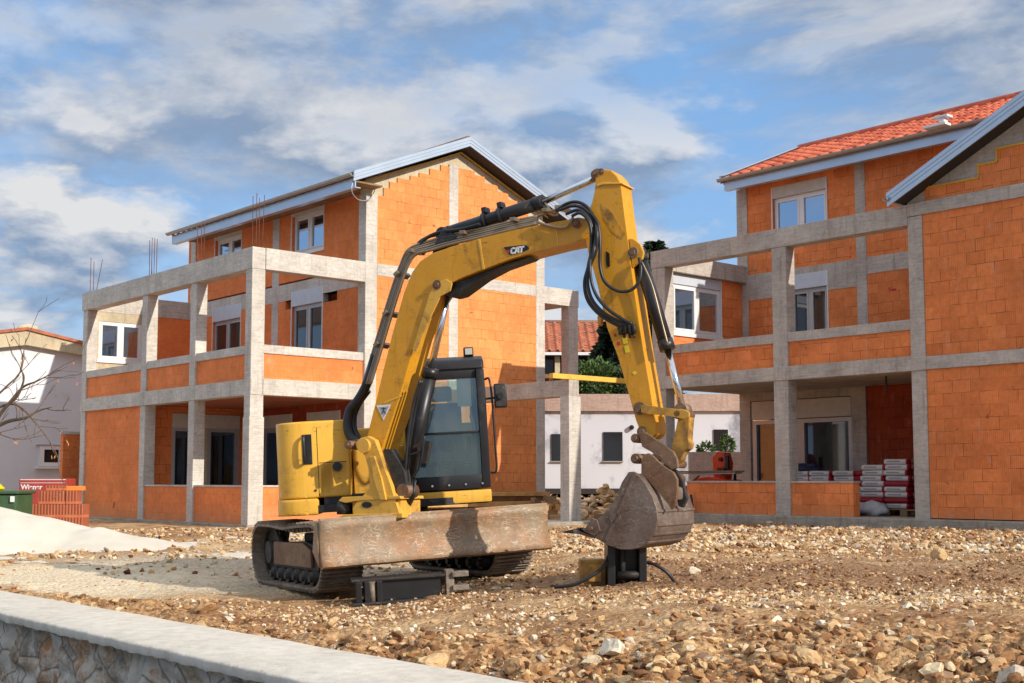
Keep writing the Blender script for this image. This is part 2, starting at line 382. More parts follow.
def make_ground():
    rs = list(np.concatenate([np.linspace(-1.7, -.46, 40)[:-1], np.linspace(-.46, .46, 430), np.linspace(.46, 1.7, 40)[1:]]))
    ds = []; d = 2.2
    while d < 15: ds.append(d); d *= 1.0042
    while d < 45: ds.append(d); d *= 1.0075
    while d < 6000: ds.append(d); d *= 1.12
    verts = []; faces = []; W = len(rs)
    for d in ds:
        for r in rs:
            l = r*d; p = ld(l, d); z = gz(l, d)
            if p.x < 3.0: z = -.62
            verts.append((p.x, p.y, z))
    for i in range(len(ds)-1):
        for j in range(W-1):
            a = i*W+j; faces.append((a, a+1, a+W+1, a+W))
    me = bpy.data.meshes.new('ground'); me.from_pydata(verts, [], faces); me.update()
    at = me.attributes.new('dug', 'FLOAT', 'POINT')
    at.data.foreach_set('value', [max(0., min(1., rough(r*d, d)*1.1+.5*noise.noise((r*d*1.1, d*1.1, 31)))) if d < 18 else 0. for d in ds for r in rs])
    for p in me.polygons: p.use_smooth = True
    o = bpy.data.objects.new('ground', me); COL.objects.link(o); o['kind'] = 'structure'
    return o
def mat_ground():
    m, nt, b, _ = newmat('stony_earth'); v = ocoord(nt)
    big = nz(nt, v, .38, 6, .6, .4); mid = nz(nt, v, 2.1, 7, .65); fin = nz(nt, v, 17, 7, .7)
    c = ramp(nt, big, [(.30, srgb(146, 106, 72)), (.44, srgb(188, 148, 106)), (.55, srgb(216, 184, 140)), (.7, srgb(228, 206, 168))])
    c = mixc(nt, ramp(nt, mid, [(.38, (.65,)*3), (.62, (0, 0, 0))]), c, srgb(126, 84, 54))
    # grey compacted haul area left of the machine
    tc = nt.nodes.new('ShaderNodeTexCoord')
    def spot(c0, rad, rot=0, sx=1, sy=1):
        mp = nt.nodes.new('ShaderNodeMapping'); mp.vector_type = 'TEXTURE'
        mp.inputs['Location'].default_value = c0; mp.inputs['Rotation'].default_value = (0, 0, rot); mp.inputs['Scale'].default_value = (sx*rad, sy*rad, 40)
        L(nt, tc.outputs['Object'], mp.inputs[0])
        ln = nt.nodes.new('ShaderNodeVectorMath'); ln.operation = 'LENGTH'; L(nt, mp.outputs[0], ln.inputs[0])
        return math_(nt, 'ADD', ln.outputs['Value'], math_(nt, 'MULTIPLY', math_(nt, 'SUBTRACT', mid, .5), .9))
    g = spot(tuple(ld(-4.0, 16.3)), 1, -TH, 3.4, 3.4)
    c = mixc(nt, ramp(nt, g, [(.75, (.85,)*3), (1.1, (0, 0, 0))]), c, ramp(nt, fin, [(.35, srgb(176, 160, 136)), (.65, srgb(210, 196, 172))]))
    g2 = spot(tuple(ld(-7.2, 14.6)), 1, -TH, 4.2, 3.4)
    c = mixc(nt, ramp(nt, g2, [(.7, (.85,)*3), (1.1, (0, 0, 0))]), c, srgb(236, 218, 186))
    g3 = spot(tuple(ld(5., 12.6)), 1, -TH, 7.5, 2.4)
    c = mixc(nt, ramp(nt, g3, [(.6, (.75,)*3), (1.15, (0, 0, 0))]), c, ramp(nt, fin, [(.35, srgb(112, 80, 58)), (.65, srgb(170, 132, 98))]))
    dg = nt.nodes.new('ShaderNodeAttribute'); dg.attribute_name = 'dug'
    dm = math_(nt, 'ADD', dg.outputs['Fac'], math_(nt, 'MULTIPLY', math_(nt, 'SUBTRACT', mid, .5), 1.2))
    c = mixc(nt, ramp(nt, dm, [(.2, (0, 0, 0)), (.8, (.85,)*3)]), c, ramp(nt, fin, [(.35, srgb(128, 90, 58)), (.65, srgb(196, 156, 110))]))
    c = mixc(nt, 1., c, ramp(nt, fin, [(.3, (.72,)*3), (.7, (1.18,)*3)]), 'MULTIPLY')
    vo = nt.nodes.new('ShaderNodeTexVoronoi'); vo.inputs['Scale'].default_value = 22; L(nt, v, vo.inputs['Vector'])
    c = mixc(nt, ramp(nt, vo.outputs['Distance'], [(.1, (.5,)*3), (.4, (0, 0, 0))]), c, ramp(nt, vo.outputs['Color'], [(.2, srgb(150, 112, 76)), (.8, srgb(224, 204, 170))]))
    L(nt, c, b.inputs['Base Color']); b.inputs['Roughness'].default_value = .95; b.inputs['Specular IOR Level'].default_value = .15
    h = math_(nt, 'ADD', math_(nt, 'MULTIPLY', fin, .8), math_(nt, 'MULTIPLY', vo.outputs['Distance'], -.9))
    bump(nt, b, h, .9, .03); return m
M['ground'] = mat_ground()
ground = make_ground(); ground.data.materials.append(M['ground'])
mb = MB(); P = [(-3000, -3000), (3.4, -3000), (3.4, 3000), (-3000, 3000)]
mb.bm.faces.new([mb.bm.verts.new((x, y, -.42)) for x, y in P])
street = mb.build('road', simple('street_asphalt', (.06, .058, .055), .9, bstr=.3)); street['kind'] = 'structure'

# ------------------------------------------------------------------ stones
def ico(sub):
    bm = bmesh.new(); bmesh.ops.create_icosphere(bm, subdivisions=sub, radius=1)
    v = np.array([x.co[:] for x in bm.verts]); f = np.array([[a.index for a in q.verts] for q in bm.faces]); bm.free(); return v, f
def rock_variants(sub, n):
    out = []; v, f = ico(sub)
    for i in range(n):
        w = v.copy()
        for _ in range(11):                                # chop by random planes: angular broken limestone
            nrm = rng.normal(size=3); nrm /= np.linalg.norm(nrm); dd = rng.uniform(.28, .7)
            dist = w@nrm-dd; w -= np.outer(np.maximum(dist, 0)*.92, nrm)
        w += rng.normal(size=w.shape)*.035
        w *= rng.uniform(.5, 1., size=3); out.append(w)
    return out, f
def mat_stone():
    m, nt, b, _ = newmat('broken_limestone'); a = nt.nodes.new('ShaderNodeAttribute'); a.attribute_name = 'tone'
    tc = nt.nodes.new('ShaderNodeTexCoord'); f = nz(nt, tc.outputs['Object'], 23, 6, .7)
    c = mixc(nt, 1., a.outputs['Color'], ramp(nt, f, [(.3, (.72,)*3), (.7, (1.15,)*3)]), 'MULTIPLY')
    c = mixc(nt, ramp(nt, nz(nt, tc.outputs['Object'], 7, 6, .7), [(.52, (0, 0, 0)), (.68, (.6,)*3)]), c, srgb(146, 100, 62))
    L(nt, c, b.inputs['Base Color']); b.inputs['Roughness'].default_value = .9; b.inputs['Specular IOR Level'].default_value = .2
    bump(nt, b, f, .5, .01); return m
M['stone'] = mat_stone()
TONES = [srgb(*c) for c in ((220, 198, 162), (204, 172, 128), (188, 150, 108), (158, 116, 80), (230, 218, 194), (124, 88, 60), (196, 182, 162), (214, 182, 134), (96, 64, 42), (146, 118, 96))]
def scatter(name, items, sub, nvar=10, label=None):
    """items: rows of x y z size tone-index; one merged mesh"""
    var, f = rock_variants(sub, nvar); nv = len(var[0]); nf = len(f); n = len(items)
    V = np.zeros((n*nv, 3)); Fc = np.zeros((n*nf, 3), int); T = np.zeros((n*nv, 4), np.float32)
    for i, (x, y, z, s, t) in enumerate(items):
        a, b_, c = rng.uniform(0, 2*math.pi, 3); ca, sa, cb_, sb = math.cos(a), math.sin(a), math.cos(b_*.15), math.sin(b_*.15)
        Rm = np.array([[ca, -sa, 0], [sa, ca, 0], [0, 0, 1]])@np.array([[1, 0, 0], [0, cb_, -sb], [0, sb, cb_]])
        w = var[int(rng.integers(nvar))]@Rm.T*s
        w[:, 2] *= .75
        V[i*nv:(i+1)*nv] = w+(x, y, z); Fc[i*nf:(i+1)*nf] = f+i*nv
        T[i*nv:(i+1)*nv] = (*np.clip(np.array(TONES[t])*rng.uniform(.85, 1.12), 0, 1), 1)
    me = bpy.data.meshes.new(name); me.from_pydata(V.tolist(), [], Fc.tolist()); me.update()
    at = me.attributes.new('tone', 'FLOAT_COLOR', 'POINT'); at.data.foreach_set('color', T.ravel())
    me.materials.append(M['stone'])
    o = bpy.data.objects.new(name, me); COL.objects.link(o); return o
def clear(l, d):
    X, Y = wx(l, d), wy(l, d)
    if X < 3.38: return False
    if X > 13.9 and Y > 24.7: return False
    if X > 22.1 and Y < 20.3: return False
    return True
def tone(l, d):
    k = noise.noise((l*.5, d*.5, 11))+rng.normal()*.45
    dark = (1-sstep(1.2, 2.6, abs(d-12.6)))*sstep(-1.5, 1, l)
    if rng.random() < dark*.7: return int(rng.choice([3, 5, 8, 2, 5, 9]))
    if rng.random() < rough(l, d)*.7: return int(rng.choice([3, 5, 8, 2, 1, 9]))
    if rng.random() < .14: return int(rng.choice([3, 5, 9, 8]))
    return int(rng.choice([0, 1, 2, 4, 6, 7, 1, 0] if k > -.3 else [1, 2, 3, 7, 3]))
def gen(n, d0, d1, s0, s1, pw, accept, sink=.25, rmax=.47):
    out = []
    while len(out) < n:
        u = rng.random(); d = (d0**-1+(d1**-1-d0**-1)*u)**-1; r = rng.uniform(-rmax, rmax); l = r*d
        if not clear(l, d) or rng.random() > accept(l, d) or (d < 14 and rng.random() < .45*rough(l, d) and rmax < .5 and s1 < .1): continue
        s = s0+(s1-s0)*rng.random()**pw
        out.append((*ld(l, d).xy, gz(l, d)+s*(.45-sink)*(1 if d > 16 else .55), s, tone(l, d)))
    return out
def acc(l, d):
    a = 1.
    if l < -1.2 and 12.8 < d < 24: a = .12
    if l < -4 and d < 24 and wx(l, d) > 5: a = .1
    c = noise.noise((l*.9, d*.9, 20)); a *= min(1, max(.12, .6+1.6*c))
    if d > 18: a = max(a, .7 if l > -3 else .35)
    return a
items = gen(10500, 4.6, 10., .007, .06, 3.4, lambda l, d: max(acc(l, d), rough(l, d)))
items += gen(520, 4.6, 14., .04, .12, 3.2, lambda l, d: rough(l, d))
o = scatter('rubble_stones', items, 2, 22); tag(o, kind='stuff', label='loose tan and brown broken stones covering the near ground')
items = gen(15000, 9.5, 17., .010, .055, 3.2, acc)+gen(12000, 16, 27, .02, .11, 2.8, lambda l, d: acc(l, d))
o = scatter('rubble_gravel', items, 1, 14); tag(o, kind='stuff', label='small pale gravel and rubble spread towards the houses')
def tone_clod(): return int(rng.choice([10, 10, 11, 11, 5, 3, 2, 2, 1, 7, 0]))
TONES += [srgb(168, 126, 84), srgb(136, 98, 66)]
cl_ = []
while len(cl_) < 7500:
    u = rng.random(); d = (4.6**-1+(15**-1-4.6**-1)*u)**-1; l = rng.uniform(-.47, .47)*d
    if not clear(l, d) or rng.random() > rough(l, d)**1.5*(.45+.9*noise.noise((l*1.3, d*1.3, 40))): continue
    s = .012+.07*rng.random()**2.9; cl_.append((*ld(l, d).xy, gz(l, d)+s*.12, s, tone_clod()))
o = scatter('earth_clods', cl_, 2, 24); tag(o, kind='stuff', label='brown earth clods and broken rock of the dug strip behind the low wall')
# larger single stones
BIG = [((433, 652), .14, 1, 'flat tan slab of rock beside the low wall coping'),
       ((612, 650), .17, 4, 'large whitish pointed rock below the attachment block'),
       ((590, 652), .10, 0, 'cream rock just left of the large whitish pointed rock'),
       ((518, 655), .12, 2, 'upright brown tan rock between dark clods in the foreground'),
       ((640, 655), .07, 6, 'small grey white rock right of the large whitish one'),
       ((694, 581), .09, 4, 'pale rock on the dark soil right of the attachment block'),
       ((1004, 681), .15, 6, 'grey rounded rock in the bottom right corner'),
       ((806, 672), .13, 1, 'tan slab of rock leaning at the bottom edge, right of centre'),
       ((934, 672), .13, 0, 'cream boulder at the bottom edge towards the right'),
       ((866, 671), .12, 7, 'long sandy rock between tan slab and cream boulder'),
       ((735, 655), .06, 4, 'small white rock lying alone right of the brown clods'),
       ((940, 562), .24, 7, 'large yellowish rock in the bright rubble before the right house'),
       ((205, 596), .16, 2, 'brown boulder on the bank behind the low wall'),
       ((330, 617), .12, 1, 'tan boulder on the bank under the excavator track')]
for k, ((px, py), s, t, lab) in enumerate(BIG):
    p = on_plane(px, py, Vector((0, 0, .22)), UP); l, d = p.dot(RT), p.dot(FW)
    o = scatter('rock', [(0, 0, 0, s, t)], 3, 1); o.location = (p.x, p.y, gz(l, d)+s*.3)
    tag(o, lab, 'rock', 'larger rocks lying on the site')

# ------------------------------------------------------------------ low stone wall with coping (runs along the plot edge)
wall = thing('stone_wall', 'low rubble stone wall with smooth pale concrete coping in the foreground', 'wall', (2.9, 8, -.42))
m, nt, b, _ = newmat('mortared_fieldstone'); tc = nt.nodes.new('ShaderNodeTexCoord')
mp = nt.nodes.new('ShaderNodeMapping'); mp.inputs['Scale'].default_value = (1, 1, 1.05); L(nt, tc.outputs['Object'], mp.inputs[0])
wv = nt.nodes.new('ShaderNodeTexNoise'); wv.inputs['Scale'].default_value = 5; L(nt, mp.outputs[0], wv.inputs['Vector'])
mv = mixc(nt, .04, mp.outputs[0], wv.outputs['Color'], 'ADD')
vo = nt.nodes.new('ShaderNodeTexVoronoi'); vo.inputs['Scale'].default_value = 4.6; L(nt, mv, vo.inputs['Vector'])
ve = nt.nodes.new('ShaderNodeTexVoronoi'); ve.feature = 'DISTANCE_TO_EDGE'; ve.inputs['Scale'].default_value = 4.6; L(nt, mv, ve.inputs['Vector'])
sc = nt.nodes.new('ShaderNodeSeparateXYZ'); L(nt, vo.outputs['Color'], sc.inputs[0])
c = ramp(nt, sc.outputs[0], [(.0, srgb(156, 144, 128)), (.35, srgb(188, 168, 142)), (.6, srgb(178, 132, 92)), (.8, srgb(200, 184, 160)), (1, srgb(140, 132, 122))])
c = mixc(nt, 1., c, ramp(nt, nz(nt, mp.outputs[0], 9, 8, .7), [(.3, (.55,)*3), (.7, (1.25,)*3)]), 'MULTIPLY')
c = mixc(nt, ramp(nt, nz(nt, ocoord(nt, (3, 3, .8)), 2.4, 7, .7), [(.52, (0, 0, 0)), (.62, (.75,)*3)]), c, srgb(206, 198, 182))
c = mixc(nt, 1., c, ramp(nt, nz(nt, mp.outputs[0], 38, 6, .75), [(.32, (.55,)*3), (.68, (1.3,)*3)]), 'MULTIPLY')
c = mixc(nt, ramp(nt, nz(nt, mp.outputs[0], 3.1, 6, .7, .6), [(.44, (0, 0, 0)), (.52, (.8,)*3)]), c, srgb(196, 190, 178))
c = mixc(nt, ramp(nt, ve.outputs['Distance'], [(.008, (.7,)*3), (.04, (0, 0, 0))]), c, srgb(92, 86, 78))
L(nt, c, b.inputs['Base Color']); b.inputs['Roughness'].default_value = .92
h = ramp(nt, ve.outputs['Distance'], [(0, (0, 0, 0)), (.16, (1, 1, 1))])
bump(nt, b, math_(nt, 'ADD', h, math_(nt, 'MULTIPLY', nz(nt, mp.outputs[0], 12, 8, .7), .9)), .6, .02)
bm = MB()                                                 # face modelled as a displaced sheet so the stones stand proud
ny, nzv = 900, 34; grid = []
for i in range(ny+1):
    y = -3+i*(24/ny); row = []
    for j in range(nzv+1):
        z = -.42+j*(.80/nzv)
        dx = noise.voronoi((y*4.2+.2*noise.noise((y*3, z*3, 0)), z*4.6, 2.2))[0]
        e = min(1, (dx[1]-dx[0])*2.2)
        row.append(bm.bm.verts.new((2.745-.045*e+.022*noise.noise((y*9, z*9, 4))+.012*noise.noise((y*30, z*30, 4)), y, z)))
    grid.append(row)
for i in range(ny):
    for j in range(nzv):
        f = bm.bm.faces.new((grid[i][j], grid[i+1][j], grid[i+1][j+1], grid[i][j+1])); f.smooth = True
bm.box((2.78, -3, -.42), (3.2, 21, .335)); bm.build('stone_face', m, wall)
bm = MB(); ny = 700; secs = []
for i in range(ny+1):
    y = -3+i*(24/ny); n1 = noise.noise((y*2.1, 0, 0)); n2 = noise.noise((y*9, 3, 0))+.6*noise.noise((y*27, 5, 0)); n3 = noise.noise((y*2.1, 8, 0))
    prof = [(2.668+.006*n1+.007*n2, .368+.008*n2), (2.655+.006*n1+.005*n2, .408+.002*n2), (2.668+.006*n1+.004*n2, .42+.001*n2), (2.9, .424+.003*n3), (3.34-.018*y+.012*n3, .42+.003*n1), (3.365-.018*y+.012*n3, .395), (3.36-.018*y, .30)]
    secs.append([bm.bm.verts.new((x, y, z)) for x, z in prof])
for i in range(ny):
    for j in range(6):
        f = bm.bm.faces.new((secs[i][j], secs[i+1][j], secs[i+1][j+1], secs[i][j+1])); f.smooth = True
bm.build('coping', M['coping'], wall)

# ------------------------------------------------------------------ sand heap
def sand():
    m, nt, b, _ = newmat('pale_sand'); v = ocoord(nt)
    c = ramp(nt, nz(nt, v, 1.6, 6, .6), [(.3, srgb(200, 191, 174)), (.7, srgb(216, 208, 194))])
    L(nt, c, b.inputs['Base Color']); b.inputs['Roughness'].default_value = .95
    bump(nt, b, nz(nt, v, 22, 8, .75), .5, .015)
    mb = MB(); n = 130; rows = []
    cl, cd = -9.2, 20.6
    for i in range(n+1):
        row = []
        for j in range(n+1):
            x = -5.4+10.8*i/n; y = -3.+6.*j/n
            hgt = 0
            for (hx, hy, hh, s) in ((.7, 0, .62, .40), (-1.4, .3, .80, .42), (-3.4, -.2, .78, .5), (2.5, -.3, .30, .30)):
                hgt = max(hgt, hh*1.12-s*math.hypot((x-hx)*.72, y-hy))
            hgt += .05*noise.noise((x*.8, y*.8, 4))+.035*noise.noise((x*2.1, y*2.1, 2))
            hgt = hgt if hgt > 0 else hgt*.6
            l, d = cl+x, cd+y
            z = max(g0(l, d)-.12, g0(l, d)+min(hgt, .9)-.02+.008*noise.noise((x*9, y*9, 0)))
            row.append(mb.bm.verts.new(ld(l, d, z)))
        rows.append(row)
    for i in range(n):
        for j in range(n):
            f = mb.bm.faces.new((rows[i][j], rows[i+1][j], rows[i+1][j+1], rows[i][j+1])); f.smooth = True
    o = mb.build('sand_pile', m); tag(o, 'long smooth heap of pale sand left of the excavator', 'sand pile')
sand()
# ------------------------------------------------------------------ houses
class Wl:
    """wall-local frame; axis 'X': plane X=c, u runs along Y; axis 'Y': plane Y=c, u runs along X; o = metres out of the wall (towards the site)"""
    def __init__(s, axis, c, sign=-1): s.axis, s.c, s.sg = axis, c, sign
    def p(s, u, z, o): return (s.c+s.sg*o, u, z) if s.axis == 'X' else (u, s.c+s.sg*o, z)
    def box(s, mb, u0, u1, z0, z1, o0, o1, bev=0): mb.box(s.p(u0, z0, o0), s.p(u1, z1, o1), bev)
def wall_open(W, mb, u0, u1, z0, z1, th, holes, o=0.):
    us = sorted({u0, u1, *[h[0] for h in holes], *[h[1] for h in holes]}); zs = sorted({z0, z1, *[h[2] for h in holes], *[h[3] for h in holes]})
    us = [u for u in us if u0 <= u <= u1]; zs = [z for z in zs if z0 <= z <= z1]
    for a, b in zip(us, us[1:]):
        run = None
        for c, d in zip(zs, zs[1:]):
            mu, mz = (a+b)/2, (c+d)/2
            solid = not any(h[0] < mu < h[1] and h[2] < mz < h[3] for h in holes)
            if solid: run = (run[0], d) if run else (c, d)
            if (not solid or d == zs[-1]) and run:
                W.box(mb, a, b, run[0], run[1], o-th, o); run = None
def opening(W, house, u0, u1, z0, z1, kind='window', box=.28, boxm='shutter', sill=True, glass='glass', dep=-.08, mull=.5, order=1):
    """framed window or glazed door set into an opening; children: pane, shutter_box, sill"""
    t = .065; mb = MB(); zt = z1-box
    o0, o1 = dep-.07, dep
    W.box(mb, u0, u0+t, z0, zt, o0, o1, .008); W.box(mb, u1-t, u1, z0, zt, o0, o1, .008)
    W.box(mb, u0+t, u1-t, z0, z0+t, o0, o1-.002); W.box(mb, u0+t, u1-t, zt-t, zt, o0, o1-.002)
    um = u0+(u1-u0)*mull
    W.box(mb, um-.05, um+.05, z0+t, zt-t, o0, o1+.004)
    for a, b in ((u0+t, um-.05), (um+.05, u1-t)):        # sash
        s_ = .045
        W.box(mb, a, a+s_, z0+t, zt-t, o0+.01, o1+.014); W.box(mb, b-s_, b, z0+t, zt-t, o0+.01, o1+.014)
        W.box(mb, a+s_, b-s_, z0+t, z0+t+s_, o0+.01, o1+.012); W.box(mb, a+s_, b-s_, zt-t-s_, zt-t, o0+.01, o1+.012)
    fr = mb.build('window' if kind == 'window' else 'glass_door', M['pvc'] if kind == 'window' else M['pvc_grey'], house)
    for a, b in ((u0+t+.04, um-.09), (um+.09, u1-t-.04)):
        pm = MB(); W.box(pm, a, b, z0+t+.04, zt-t-.04, o0+.025, o0+.045); pm.build('pane', M[glass], fr)
    if box:
        sb = MB(); W.box(sb, u0-.0, u1+.0, zt+.004, z1-.004, dep-.12, .015, .006); sb.build('shutter_box', M[boxm], fr)
        rv = MB()
        for a, b in ((u0-.03, u0-.004), (u1+.004, u1+.03)): W.box(rv, a, b, z0, z1, -.02, .02)
        rv.build('guide_rail', M['pvc'], fr)
    if sill:
        sl = MB(); W.box(sl, u0-.05, u1+.05, z0-.09, z0-.004, dep-.02, .045, .006); sl.build('sill', M['pvc'], fr)
    return fr
def part(house, name, mat, boxes, bev=.012, label=None):
    mb = MB()
    for a, b in boxes: mb.box(a, b, bev)
    o = mb.build(name, mat, house)
    if label: o['label'] = label
    return o
def tiles(name, mat, parent, p_eave0, p_eave1, up, nrm, slope_len, period=.33, row=.36, amp=.055):
    """rows of barrel tiles as real relief; eave line p0->p1, 'up' runs up the slope"""
    e = (p_eave1-p_eave0); Lr = e.length; e.normalize(); n = int(Lr/period); rows = int(math.ceil(slope_len/row))
    mb = MB(); seg = 8; prev = None
    for r in range(rows):
        for half, s0 in ((0, r*row), (1, min(slope_len, (r+1)*row+.03))):
            line = []
            for k in range(n*seg+1):
                x = Lr*k/(n*seg); ph = (k % seg)/seg; hgt = amp*(max(0, math.sin(ph*2*math.pi))*1.5+.1*math.sin(ph*2*math.pi))
                hgt += (.022 if half == 0 else 0.0)+.006*noise.noise((int(k/seg)*3.1, r*2.7, 1))
                line.append(mb.bm.verts.new(p_eave0+e*x+up*s0+nrm*hgt))
            if half == 0:
                low = [mb.bm.verts.new(Vector(v.co)-nrm*.05) for v in line]
                for k in range(len(line)-1): mb.bm.faces.new((low[k], low[k+1], line[k+1], line[k]))
                prev = line
            else:
                for k in range(len(line)-1):
                    f = mb.bm.faces.new((prev[k], prev[k+1], line[k+1], line[k])); f.smooth = True
    return mb.build(name, mat, parent)
def mat_tile(name, c1, c2, c3):
    m, nt, b, _ = newmat(name); v = ocoord(nt)
    wn = nt.nodes.new('ShaderNodeTexVoronoi'); wn.inputs['Scale'].default_value = 3.2; L(nt, v, wn.inputs['Vector'])
    sp = nt.nodes.new('ShaderNodeSeparateXYZ'); L(nt, wn.outputs['Color'], sp.inputs[0])
    c = ramp(nt, sp.outputs[0], [(0, c1), (.5, c2), (1, c3)])
    c = mixc(nt, 1., c, ramp(nt, nz(nt, v, 8, 6), [(.3, (.8,)*3), (.7, (1.12,)*3)]), 'MULTIPLY')
    L(nt, c, b.inputs['Base Color']); b.inputs['Roughness'].default_value = .75; return m
M['tile_red'] = mat_tile('red_clay_tile', srgb(204, 96, 64), srgb(222, 120, 84), srgb(176, 74, 50))
M['tile_brown'] = mat_tile('brown_clay_tile', srgb(120, 92, 78), srgb(140, 108, 90), srgb(104, 80, 70))
M['tile_far'] = mat_tile('old_clay_tile', srgb(164, 92, 66), srgb(186, 112, 80), srgb(128, 78, 62))

# ---------- left house
LH = thing('brick_house', 'unfinished three storey orange brick house with gable wall and concrete loggia behind the excavator', 'house', (14.1, 24.9, .15))
C_, B_ = M['concrete'], M['brick_left']
G = .1
cols = [('corner', 14.05, 24.9, .38, .3, 6.0), ('a', 14.1, 27.66, .3, .3, 6.0), ('b', 14.1, 30.36, .3, .3, 6.0), ('c', 14.1, 34.2, .3, .3, 6.0)]
for _, x, y, w, d_, h in cols:
    mb = MB(); mb.box((x, y, G), (x+w, y+d_, h), .015)
    if _ == 'corner': mb = MB(); mb.box((14.05, 24.9, G), (14.43, 25.2, 2.62), .015); mb.box((14.07, 24.915, 2.615), (14.41, 25.2, 6.0), .015)
    mb.build('column', C_, LH)
# top ring beam, mid beam, parapet beams (set a few mm apart)
part(LH, 'ring_beam', C_, [((14.06, 24.905, 6.0), (14.40, 34.52, 6.5)), ((14.403, 24.88, 6.003), (17.15, 25.2, 6.5)), ((14.403, 34.21, 5.98), (17.4, 34.5, 6.5))])
part(LH, 'floor_beam', C_, [((14.08, 24.9, 3.12), (14.38, 34.51, 3.48)), ((14.384, 24.89, 3.122), (17.15, 25.19, 3.5))])
part(LH, 'parapet_beam', C_, [((14.12, 25.2, 4.06), (14.38, 34.2, 4.26)), ((14.38, 24.93, 4.08), (17.15, 25.18, 4.28))])
part(LH, 'floor_slab', M['ceiling'], [((14.39, 25.195, 3.14), (17.39, 34.2, 3.46))], 0)
part(LH, 'ground_slab', M['footing'], [((13.98, 24.8, .0), (23.2, 34.6, .2))], .02)
part(LH, 'parapet_wall', B_, [((14.15, y0, 3.48), (14.36, y1, 4.06)) for y0, y1 in ((25.2, 27.66), (27.96, 30.36), (30.66, 34.2))]+[((14.43, 24.96, 3.5), (17.15, 25.16, 4.08))], .004)
part(LH, 'low_wall', B_, [((14.15, y0, .2), (14.36, y1, 1.04)) for y0, y1 in ((25.2, 27.66), (27.96, 30.36))]+[((14.43, 24.96, .2), (17.15, 25.16, 1.04))], .004)
part(LH, 'low_wall_cap', C_, [((14.13, y0, 1.04), (14.38, y1, 1.08)) for y0, y1 in ((25.2, 27.66), (27.96, 30.36))]+[((14.43, 24.94, 1.04), (17.15, 25.18, 1.08))], .004)
part(LH, 'brick_infill', B_, [((14.15, 30.66, .2), (14.36, 34.2, 3.12))], .004)
W34 = Wl('Y', 34.22)                                     # end wall of the upper loggia, window facing the camera
mb = MB(); wall_open(W34, mb, 14.36, 16.16, 3.48, 5.98, .22, [(14.45, 15.75, 4.62, 5.72)]); mb.build('rendered_wall', M['plaster'], LH)
mb = MB(); W34.box(mb, 16.16, 17.4, 3.48, 5.98, -.22, -.01); mb.build('side_brick_wall', B_, LH)
opening(W34, LH, 14.45, 15.75, 4.62, 5.72, box=0, dep=-.02)
WX = Wl('X', 17.4)                                        # main facade behind the loggia
up1, up2 = (27.16, 28.72, 7.22, 8.52), (31.45, 33.0, 7.32, 8.5)
dr1, dr2 = (27.18, 28.66, 3.6, 6.22), (31.42, 33.05, 3.6, 6.22)
gd1, gd2 = (26.3, 27.8, .2, 2.95), (28.6, 30.1, .2, 2.95)
ccol = [(27.16+2.2, 29.68)]
mb = MB(); wall_open(WX, mb, 24.96, 34.45, 6.5, 8.75, .25, [up1, up2, (29.37, 29.71, 6.4, 8.8)]); wall_open(WX, mb, 24.96, 34.45, 3.46, 6.0, .25, [dr1, dr2, (29.37, 29.71, 3.4, 6.1), (26.5, 29.0, 5.76, 6.22)])
mb.build('facade_wall', B_, LH)
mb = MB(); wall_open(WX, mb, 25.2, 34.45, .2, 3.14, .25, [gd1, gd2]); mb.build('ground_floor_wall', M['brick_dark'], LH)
mb = MB(); WX.box(mb, 29.37, 29.71, 3.46, 8.6, -.24, .012, .01); mb.build('facade_column', C_, LH)
mb = MB(); WX.box(mb, 24.96, 29.37, 6.0, 6.45, -.25, .01); WX.box(mb, 29.71, 34.45, 6.0, 6.45, -.25, .01); WX.box(mb, 26.5, 29.0, 6.225, 6.0, -.25, .013)
WX.box(mb, 34.2, 34.5, .2, 8.6, -.24, .016); mb.build('facade_beam', C_, LH)
mb = MB(); WX.box(mb, 24.96, 34.45, 8.6, 8.78, -.25, .012); mb.build('wall_plate', M['shutter'], LH)
opening(WX, LH, *up1, sill=True); opening(WX, LH, *up2, sill=False)
opening(WX, LH, *dr1, kind='door', box=.42, boxm='shutter_blue', sill=False, glass='glass_dark', dep=-.06)
opening(WX, LH, *dr2, kind='door', box=.42, boxm='shutter_blue', sill=False, glass='glass_dark', dep=-.06)
for g_ in (gd1, gd2): opening(WX, LH, *g_, kind='door', box=.36, sill=False, glass='glass_dark', dep=-.05, mull=.42)
WS = Wl('Y', 30.8)                                        # side wall of the closed ground floor room
hd1, hd2 = (15.08, 15.72, .2, 2.98), (16.12, 17.08, .2, 2.98)
mb = MB(); wall_open(WS, mb, 14.38, 17.4, .2, 3.14, .2, [(15.08, 17.08, .2, 2.98)]); mb.build('inner_brick_wall', M['brick'], LH)
mb = MB(); WS.box(mb, 15.08, 17.08, 2.6, 2.97, -.15, .02, .006); mb.build('shutter_box', M['shutter'], LH)
mb = MB(); WS.box(mb, 15.722, 16.118, .2, 2.598, -.18, .03, .01); mb.build('wall_pier', M['plaster'], LH)
for a, b in ((15.08, 15.72), (16.12, 17.08)):
    mb = MB()
    for x0, x1, z0, z1 in ((a, a+.1, .2, 2.6), (b-.12, b, .2, 2.6), (a+.1, b-.12, 2.5, 2.6)): WS.box(mb, x0, x1, z0, z1, -.12, .0)
    d_ = mb.build('glass_door', M['pvc_grey'], LH)
    pm = MB(); WS.box(pm, a+.1, b-.12, .2, 2.5, -.1, -.08); pm.build('pane', M['glass_dark'], d_)
